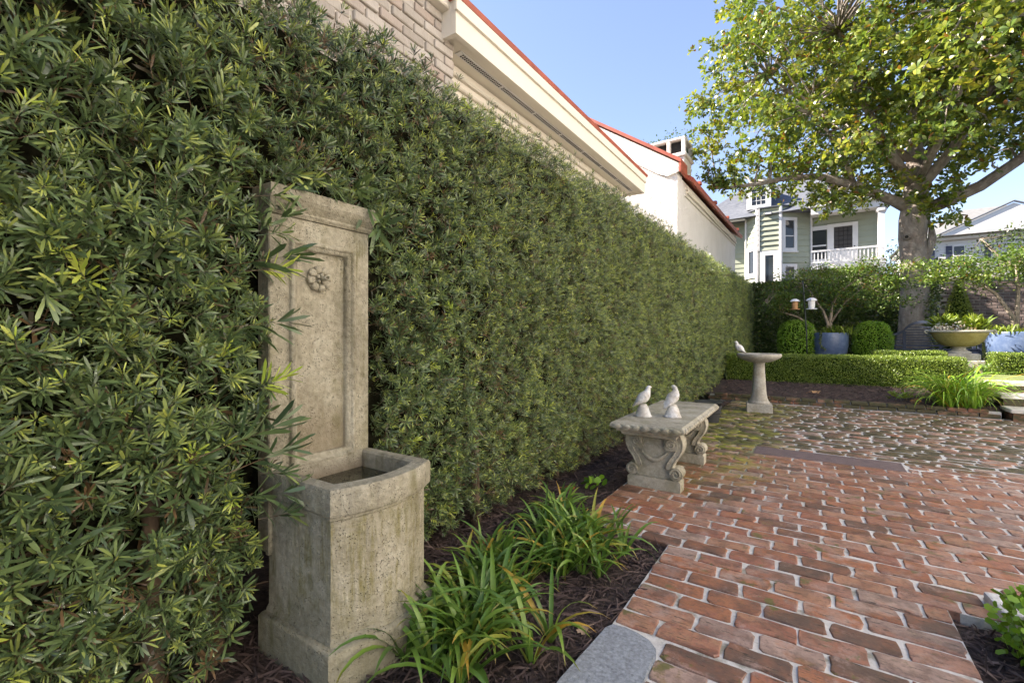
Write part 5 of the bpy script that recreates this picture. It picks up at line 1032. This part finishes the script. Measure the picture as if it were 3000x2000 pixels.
def tuft(name, label, base, n, L, spread, mat, cat_, wd=0.012, rz=0.4, group=None):
    t = thing(name, label, cat_, base, 0, group); a = rng.uniform(0, 6.28, n); el = rng.uniform(.55, 1.5, n); d = np.stack([np.cos(a) * np.cos(el), np.sin(a) * np.cos(el), np.sin(el)], 1)
    P_ = np.stack([rng.normal(0, spread, n), rng.normal(0, spread, n), np.zeros(n)], 1); l = L * rng.uniform(.5, 1.1, n)
    V, F, T = leafcloud(P_, d, np.array([0, 0, 1.]) + rng.normal(0, .4, (n, 3)), l, wd, (LEAF4[0] * np.array([1, 1, 3]) , LEAF4[1]), rng.random(n)); o = link('fronds', np_mesh('fronds', V, F, T), mat, t); o['kind'] = 'stuff'; return t
tuft('trailing_fern', 'feathery green fern at the foot of the tree in the blue bowl', (0.45, 13.2, 1.10), 260, 0.24, 0.13, 'fern', 'fern', 0.022)
tuft('trailing_fern', 'bright fern at the foot of the pale-stemmed tree in the large planter', (3.15, 12.9, 1.10), 220, 0.22, 0.15, 'fern', 'fern', 0.022)
vine = thing('trailing_vine', 'thin ivy strand trailing down the front of the blue bowl', 'vine', (0.12, 12.86, 1.14)); pts = [(0.0, 0.0, 0.03), (0.0, -0.03, -0.08), (-0.01, -0.032, -0.22), (0.02, -0.02, -0.34), (0.10, 0.0, -0.38)]
tubes('stem', [(pts, 0.004)], 'stem', vine, 5); n = 120; ii = rng.random(n) * 3.99; P_ = np.array([np.array(pts[int(i)]) + (np.array(pts[int(i) + 1]) - np.array(pts[int(i)])) * (i % 1) for i in ii]) + rng.normal(0, .012, (n, 3)) + np.array((.12, 12.84, 1.14))
surf_leaves(P_, np.tile((0, -1., .2), (n, 1)), .03, 'ivy', 'leaves', vine, (.12, 12.86, 1.14), .6, .2, .5, .9)
ur = thing('flower_urn', 'wide shallow stone urn on a pedestal filled with flowers', 'urn', (2.33, 12.1, 0.40))
MB().box(-0.30, 0.30, -0.30, 0.30, -0.05, 0.22, 0.015).box(-0.25, 0.25, -0.25, 0.25, 0.2205, 0.34, 0.015).done('pedestal', 'urn_pale', ur)['kind'] = 'stuff'
MB().lathe([(0.17, 0.34), (0.17, 0.37), (0.12, 0.40), (0.09, 0.43), (0.10, 0.455), (0.15, 0.47)], 28).done('foot', 'urn_pale', ur, True)
MB().lathe([(0.10, 0.468), (0.20, 0.478), (0.28, 0.52), (0.345, 0.60), (0.395, 0.70), (0.41, 0.735)], 44).done('bowl', 'urn', ur, True)
MB().lathe([(0.405, 0.733), (0.425, 0.745), (0.45, 0.750), (0.457, 0.765), (0.45, 0.780), (0.43, 0.785), (0.40, 0.775), (0.001, 0.765)], 44, cap=False).done('rim', 'urn_pale', ur, True)
for s in (-1, 1):
    m = MB(); m.tube([(s * 0.43, -0.02, 0.77), (s * 0.475, -0.02, 0.785), (s * 0.50, -0.02, 0.765), (s * 0.485, -0.02, 0.735), (s * 0.46, -0.02, 0.735)], 0.018, 8); h_ = m.done('handle', 'urn_pale', ur, True); h_.rotation_euler = (0, 0, 0)
def flowers(name, label, c, n, mat, rx, rz, size, cat_, tm=0.5):
    t = thing(name, label, cat_, c); d = rnd_dir(n); d[:, 2] = np.abs(d[:, 2]); P_ = d * (rng.random((n, 1)) ** .4) * np.array([rx, rx * .75, rz]); surf_leaves(P_ + np.array(c), d, size, mat, 'blossoms' if mat == 'flower' else 'leaves', t, c, tm, .3, .6, .9); return t
UZ = 1.175
flowers('flowers', 'white and coral blossoms filling the middle of the stone urn', (2.33, 12.02, UZ), 520, 'flower', 0.28, 0.18, 0.04, 'flowers'); flowers('flowers', 'pale silvery flowers spilling at the urn rim nearer the blue bench', (2.05, 11.95, UZ), 300, 'flower', 0.14, 0.15, 0.034, 'flowers', .2)
flowers('foliage_plant', 'green leafy filler plant around the flowers in the urn', (2.33, 12.1, UZ), 900, 'box', 0.36, 0.10, 0.035, 'plant'); tuft('foxtail_fern', 'upright yellow-green foxtail fern in the urn beside the cone shrub', (2.14, 12.12, UZ), 340, 0.34, 0.06, 'fern', 'fern', 0.035); tuft('foxtail_fern', 'spreading yellow-green foxtail fern in the urn toward the large blue planter', (2.52, 12.05, UZ), 340, 0.32, 0.06, 'fern', 'fern', 0.035)

bs = thing('garden_bench', 'slate blue wooden garden bench with arched slatted back in front of the tree', 'bench', (2.16, 14.35, 0.36))
BWd = 0.92
MB().box(-BWd, BWd, -0.24, 0.22, 0.39, 0.43, 0.006).done('seat', 'bluebench', bs); MB().box(-BWd + .01, BWd - .01, -0.235, -0.20, 0.32, 0.389).done('apron', 'bluebench', bs)
for x in (-BWd, BWd - 0.06):
    for yy in (-0.25, 0.20): MB().box(x, x + 0.06, yy, yy + 0.06, -0.05, 0.64 if yy < 0 else 0.70, 0.004).done('leg', 'bluebench', bs)
    MB().box(x - 0.01, x + 0.075, -0.30, 0.255, 0.642, 0.68, 0.012).done('arm', 'bluebench', bs)
def backz(x):
    u = abs(x) / BWd
    return 0.68 + 0.05 * (1 - u) + (0.30 * math.sqrt(max(0, 1 - (abs(x) / 0.36) ** 2)) if abs(x) < 0.33 else 0) + (0.11 * max(0, 1 - (abs(x) - 0.33) / 0.35) ** 2 if abs(x) >= 0.33 else 0.0)
xs_ = np.linspace(-BWd + .03, BWd - .03, 61); m = MB(); m.grid_rings([[(x, 0.20, backz(x)), (x, 0.245, backz(x)), (x, 0.245, backz(x) + 0.065), (x, 0.20, backz(x) + 0.065)] for x in xs_]); m.done('top_rail', 'bluebench', bs)
MB().box(-BWd + .06, BWd - .06, 0.205, 0.24, 0.47, 0.52).done('lower_rail', 'bluebench', bs)
for x in (-0.36, 0.30): MB().box(x, x + 0.06, 0.198, 0.243, 0.43, 0.84).done('back_stile', 'bluebench', bs)
for k in range(7):
    z = 0.55 + 0.062 * k
    if z < 0.68:
        for x0, x1 in ((-BWd + .06, -0.361), (0.361, BWd - .06)): MB().box(x0, x1, 0.212, 0.232, z, z + 0.024).done('slat', 'bluebench', bs)
    hw_ = 0.30 if z < 0.82 else 0.30 * math.sqrt(max(0.05, 1 - ((z - 0.80) / 0.22) ** 2)); MB().box(-min(hw_, 0.299), min(hw_, .299), 0.212, 0.232, z, z + 0.024).done('slat', 'bluebench', bs)
pt = MB().lathe([(0.001, 0), (0.05, 0.0), (0.075, 0.02), (0.085, 0.035), (0.075, 0.038), (0.001, 0.03)], 16, cap=False).done('small_dish', 'deadleaf', None, True, (1.52, 14.25, 0.792)); tag(pt, 'small terracotta coloured dish left on the seat of the blue bench', 'dish')

pl_ = thing('feeder_pole', 'slender dark iron pole with two hooked arms standing behind the boxwood hedge', 'pole', (-0.14, 11.6, 0.34))
tubes('pole', [([(0.02, 0, -0.1), (0.0, 0, 0.8), (-0.05, 0.0, 1.7), (-0.07, 0, 1.93)], 0.013)], 'iron', pl_, 8)
for s in (-1, 1): tubes('hook_arm', [([(-0.06, 0, 1.62), (-0.06 + s * 0.06, -0.02, 1.70), (-0.06 + s * 0.13, -0.03, 1.70), (-0.06 + s * 0.165, -0.035, 1.64), (-0.06 + s * 0.15, -0.04, 1.60)], 0.006)], 'iron', pl_, 6)
def feeder(label, loc, bm_, s=1.0):
    t = thing('bird_feeder', label, 'bird feeder', loc)
    MB().lathe([(0.10, -0.132), (0.105, -0.125), (0.07, -0.085), (0.035, -0.068), (0.001, -0.064)], 4 if bm_ == 'feederclear' else 8).done('roof', 'feederroof', t)
    MB().lathe([(0.052, -0.30), (0.060, -0.28), (0.068, -0.133)], 12).done('seed_tube', bm_, t); 
    MB().lathe([(0.105, -0.318), (0.108, -0.306), (0.100, -0.300)], 20).done('tray', 'feederroof' if bm_ == 'feederclear' else 'feederwood', t)
    tubes('hanger', [([(-0.03, 0, -0.08), (0, 0, 0.0), (0.03, 0, -0.08)], 0.0025)], 'iron', t, 5); t.scale = (s, s, s); return t
feeder('cedar bird feeder with white cap hanging from the iron pole toward the tall hedge', (-0.35, 11.56, 1.94), 'feederwood', .92); feeder('frosted bird feeder with white cap hanging from the iron pole over the blue bowl', (-0.05, 11.56, 1.955), 'feederclear', 0.98)

# ================================================================== STRAP-LEAVED CLUMPS
def strap(a, L, el, droop, w, base, seg=8):
    p = np.array(base, float); d = el; Vv, Ff, Tt = [], [], []; st_ = L / seg; ha = np.array([math.cos(a), math.sin(a), 0]); sd_ = np.array([-math.sin(a), math.cos(a), 0]); tw_ = rng.normal(0, .25)
    for i in range(seg + 1):
        u = i / seg; wd = w * (0.75 + 0.5 * u if u < .35 else 0.93 * (1 - ((u - .35) / .65) ** 2.2) + 0.03); up = -ha * math.sin(d) + np.array([0, 0, math.cos(d)]); s2 = sd_ * math.cos(tw_ * u * 2) + up * math.sin(tw_ * u * 2)
        Vv += [p - s2 * wd / 2 + up * wd * .16, p, p + s2 * wd / 2 + up * wd * .16]; Tt += [u] * 3
        p = p + (ha * math.cos(d) + np.array([0, 0, math.sin(d)])) * st_; d -= droop * (0.35 + 1.3 * u) / seg
        if p[2] < base[2] - 0.012 and d < 0: d = max(d, -0.05); p[2] = base[2] - 0.012
        if i < seg:
            k = 3 * i; Ff += [(k, k + 1, k + 4), (k, k + 4, k + 3), (k + 1, k + 2, k + 5), (k + 1, k + 5, k + 4)]
    return np.array(Vv), np.array(Ff), np.array(Tt)
def lily(label, base, fans, per, L, spread, w=0.020, smat='strap', grp=None, dr=(1.1, 2.7)):
    t = thing('lily_clump', label, 'lily clump', base, 0, grp)
    for f in range(fans):
        c = (float(np.clip(rng.normal(0, spread), -1.7 * spread, 1.7 * spread)), float(np.clip(rng.normal(0, spread), -1.7 * spread, 1.7 * spread)), 0.0); fa = rng.uniform(0, 6.28); lean = rng.normal(0, .3)
        for k in range(per):
            a = fa + (0 if k % 2 else math.pi) + rng.normal(0, .55); el = rng.uniform(0.75, 1.45); l = L * rng.uniform(.6, 1.15)
            V, F, T = strap(a, l, el, rng.uniform(*dr), w * rng.uniform(.75, 1.15), (c[0] + .012 * math.cos(a), c[1] + .012 * math.sin(a), 0.0)); link('leaf', np_mesh('leaf', V, F, T, True), smat, t)
    return t
lily('strappy green lily clump beside the foot of the stone fountain, yellowed at its tips', (-1.17, 1.58, -0.03), 15, 9, 0.29, 0.08)
lily('sprawling green lily clump at the front of the bed next to the granite slab', (-0.97, 1.24, -0.03), 28, 10, 0.31, 0.11)
lily('wide green lily clump spilling onto the brick path in front of the stone bench', (-0.97, 2.02, -0.03), 28, 10, 0.33, 0.11)
lily('small green lily clump at the hedge foot behind the wide clump', (-1.24, 2.35, -0.03), 8, 7, 0.28, 0.05)
lily('large golden green lily clump with sunlight painted into its leaves beside the stone steps', (1.70, 8.68, 0.08), 46, 8, 0.78, 0.13, 0.020, 'strap_gold_sunlit', None, (1.5, 3.3))
lily('low grassy clump on the terrace in front of the flower urn', (2.35, 11.35, 0.34), 12, 8, 0.42, 0.16, 0.018)
lily('low grassy clump on the terrace in front of the large blue planter', (2.85, 11.9, 0.40), 12, 8, 0.42, 0.18, 0.018)

# small box shrub at the corner by the granite block
sh = thing('small_shrub', 'small leafy green shrub at the corner of the mulch bed by the granite block', 'shrub', (0.66, 2.22, -0.04))
n = 1300; d = rnd_dir(n); P_ = np.array([0.68, 2.20, 0.07]) + d * (rng.random((n, 1)) ** .45) * np.array([0.17, 0.20, 0.15]); surf_leaves(P_, d * .4 + np.array([0, 0, .5]), 0.030, 'ball', 'leaves', sh, (.66, 2.22, -.04), .45, .25, .5, .62, LEAF4)
for k in range(9): tubes('stem', [([(0.03 + rng.normal(0, .03), -.05 + rng.normal(0, .03), -0.02), (rng.normal(.05, .08), rng.normal(-.06, .1), 0.1), (rng.normal(.06, .12), rng.normal(-.07, .15), 0.2)], [0.005, 0.004, 0.002])], 'twig', sh, 5)
for (x, yy, z, nm, lab) in ((1.05, 8.75, 0.13, 'fern', 'young green fern sprouting from the mulch in front of the boxwood hedge'), (-1.32, 3.05, -0.02, 'weed', 'small broad-leaved weed sprouting at the hedge foot beside the stone bench')):
    t = thing(nm, lab, nm, (x, yy, z)); m = None; n = 46 if nm == 'fern' else 22; a = rng.uniform(0, 6.28, n); el = rng.uniform(.2, 1.0, n); dd_ = np.stack([np.cos(a) * np.cos(el), np.sin(a) * np.cos(el), np.sin(el)], 1); P_ = dd_ * rng.uniform(.03, .16 if nm == 'fern' else .08, (n, 1))
    surf_leaves(P_ + np.array((x, yy, z)), dd_, .06 if nm == 'fern' else .045, 'fern' if nm == 'fern' else 'ball', 'leaves', t, (x, yy, z), .5, .2, .3, .35 if nm == 'fern' else .9, LEAF4)

# fallen leaves
def fallen(loc, rz, s, label):
    lob = []; 
    for k in range(22):
        a = 2 * math.pi * k / 22; r = (0.62 + 0.38 * abs(math.cos(2.5 * a))) * (1.0 if k % 2 else 0.78); lob.append((r * math.cos(a), r * math.sin(a), 0.16 * r * r * math.cos(2 * a + 1) + 0.10 * r))
    m = MB(); c = m.bm.verts.new((0, 0, 0)); vs2 = [m.bm.verts.new(p) for p in lob]
    for i in range(22): m.bm.faces.new((c, vs2[i], vs2[(i + 1) % 22]))
    m.tube([(-0.9, 0, 0.12), (-1.3, 0.05, 0.1), (-1.6, 0.12, 0.02)], 0.03, 5)
    o = m.done('fallen_leaf', 'deadleaf', None, False, loc); o.scale = (s,) * 3; o.rotation_euler = (rng.normal(0, .3), rng.normal(0, .3), rz); tag(o, label, 'leaf'); return o
fallen((-1.36, 1.80, 0.03), 0.5, 0.055, 'tan fallen leaf propped at a hedge trunk beside the fountain'); fallen((-1.22, 2.36, 0.01), 2.0, 0.05, 'brown curled fallen leaf on the mulch behind the wide lily clump'); fallen((-1.42, 2.86, 0.0), 1.0, 0.06, 'orange fallen leaf at the hedge foot short of the stone bench')
fallen((-1.36, 2.62, 0.0), 3.0, 0.045, 'dull brown fallen leaf under the hedge between the lilies and the bench'); fallen((-0.70, 1.52, -0.01), 4.0, 0.028, 'small pale fallen leaf on the mulch at the edge of the granite slab')
fallen((0.02, 9.0, 0.15), 0.3, 0.085, 'large tan fallen leaf on the mulch below the boxwood hedge behind the birdbath'); fallen((1.22, 8.72, 0.12), 1.3, 0.08, 'pale brown fallen leaf on the mulch beside the young fern'); fallen((-1.22, 6.9, 0.01), 2.2, 0.09, 'brown fallen leaf at the hedge foot beyond the black nursery pot'); fallen((-1.12, 7.6, 0.02), 2.9, 0.07, 'yellowish fallen leaf on the bricks against the hedge foot near the birdbath')
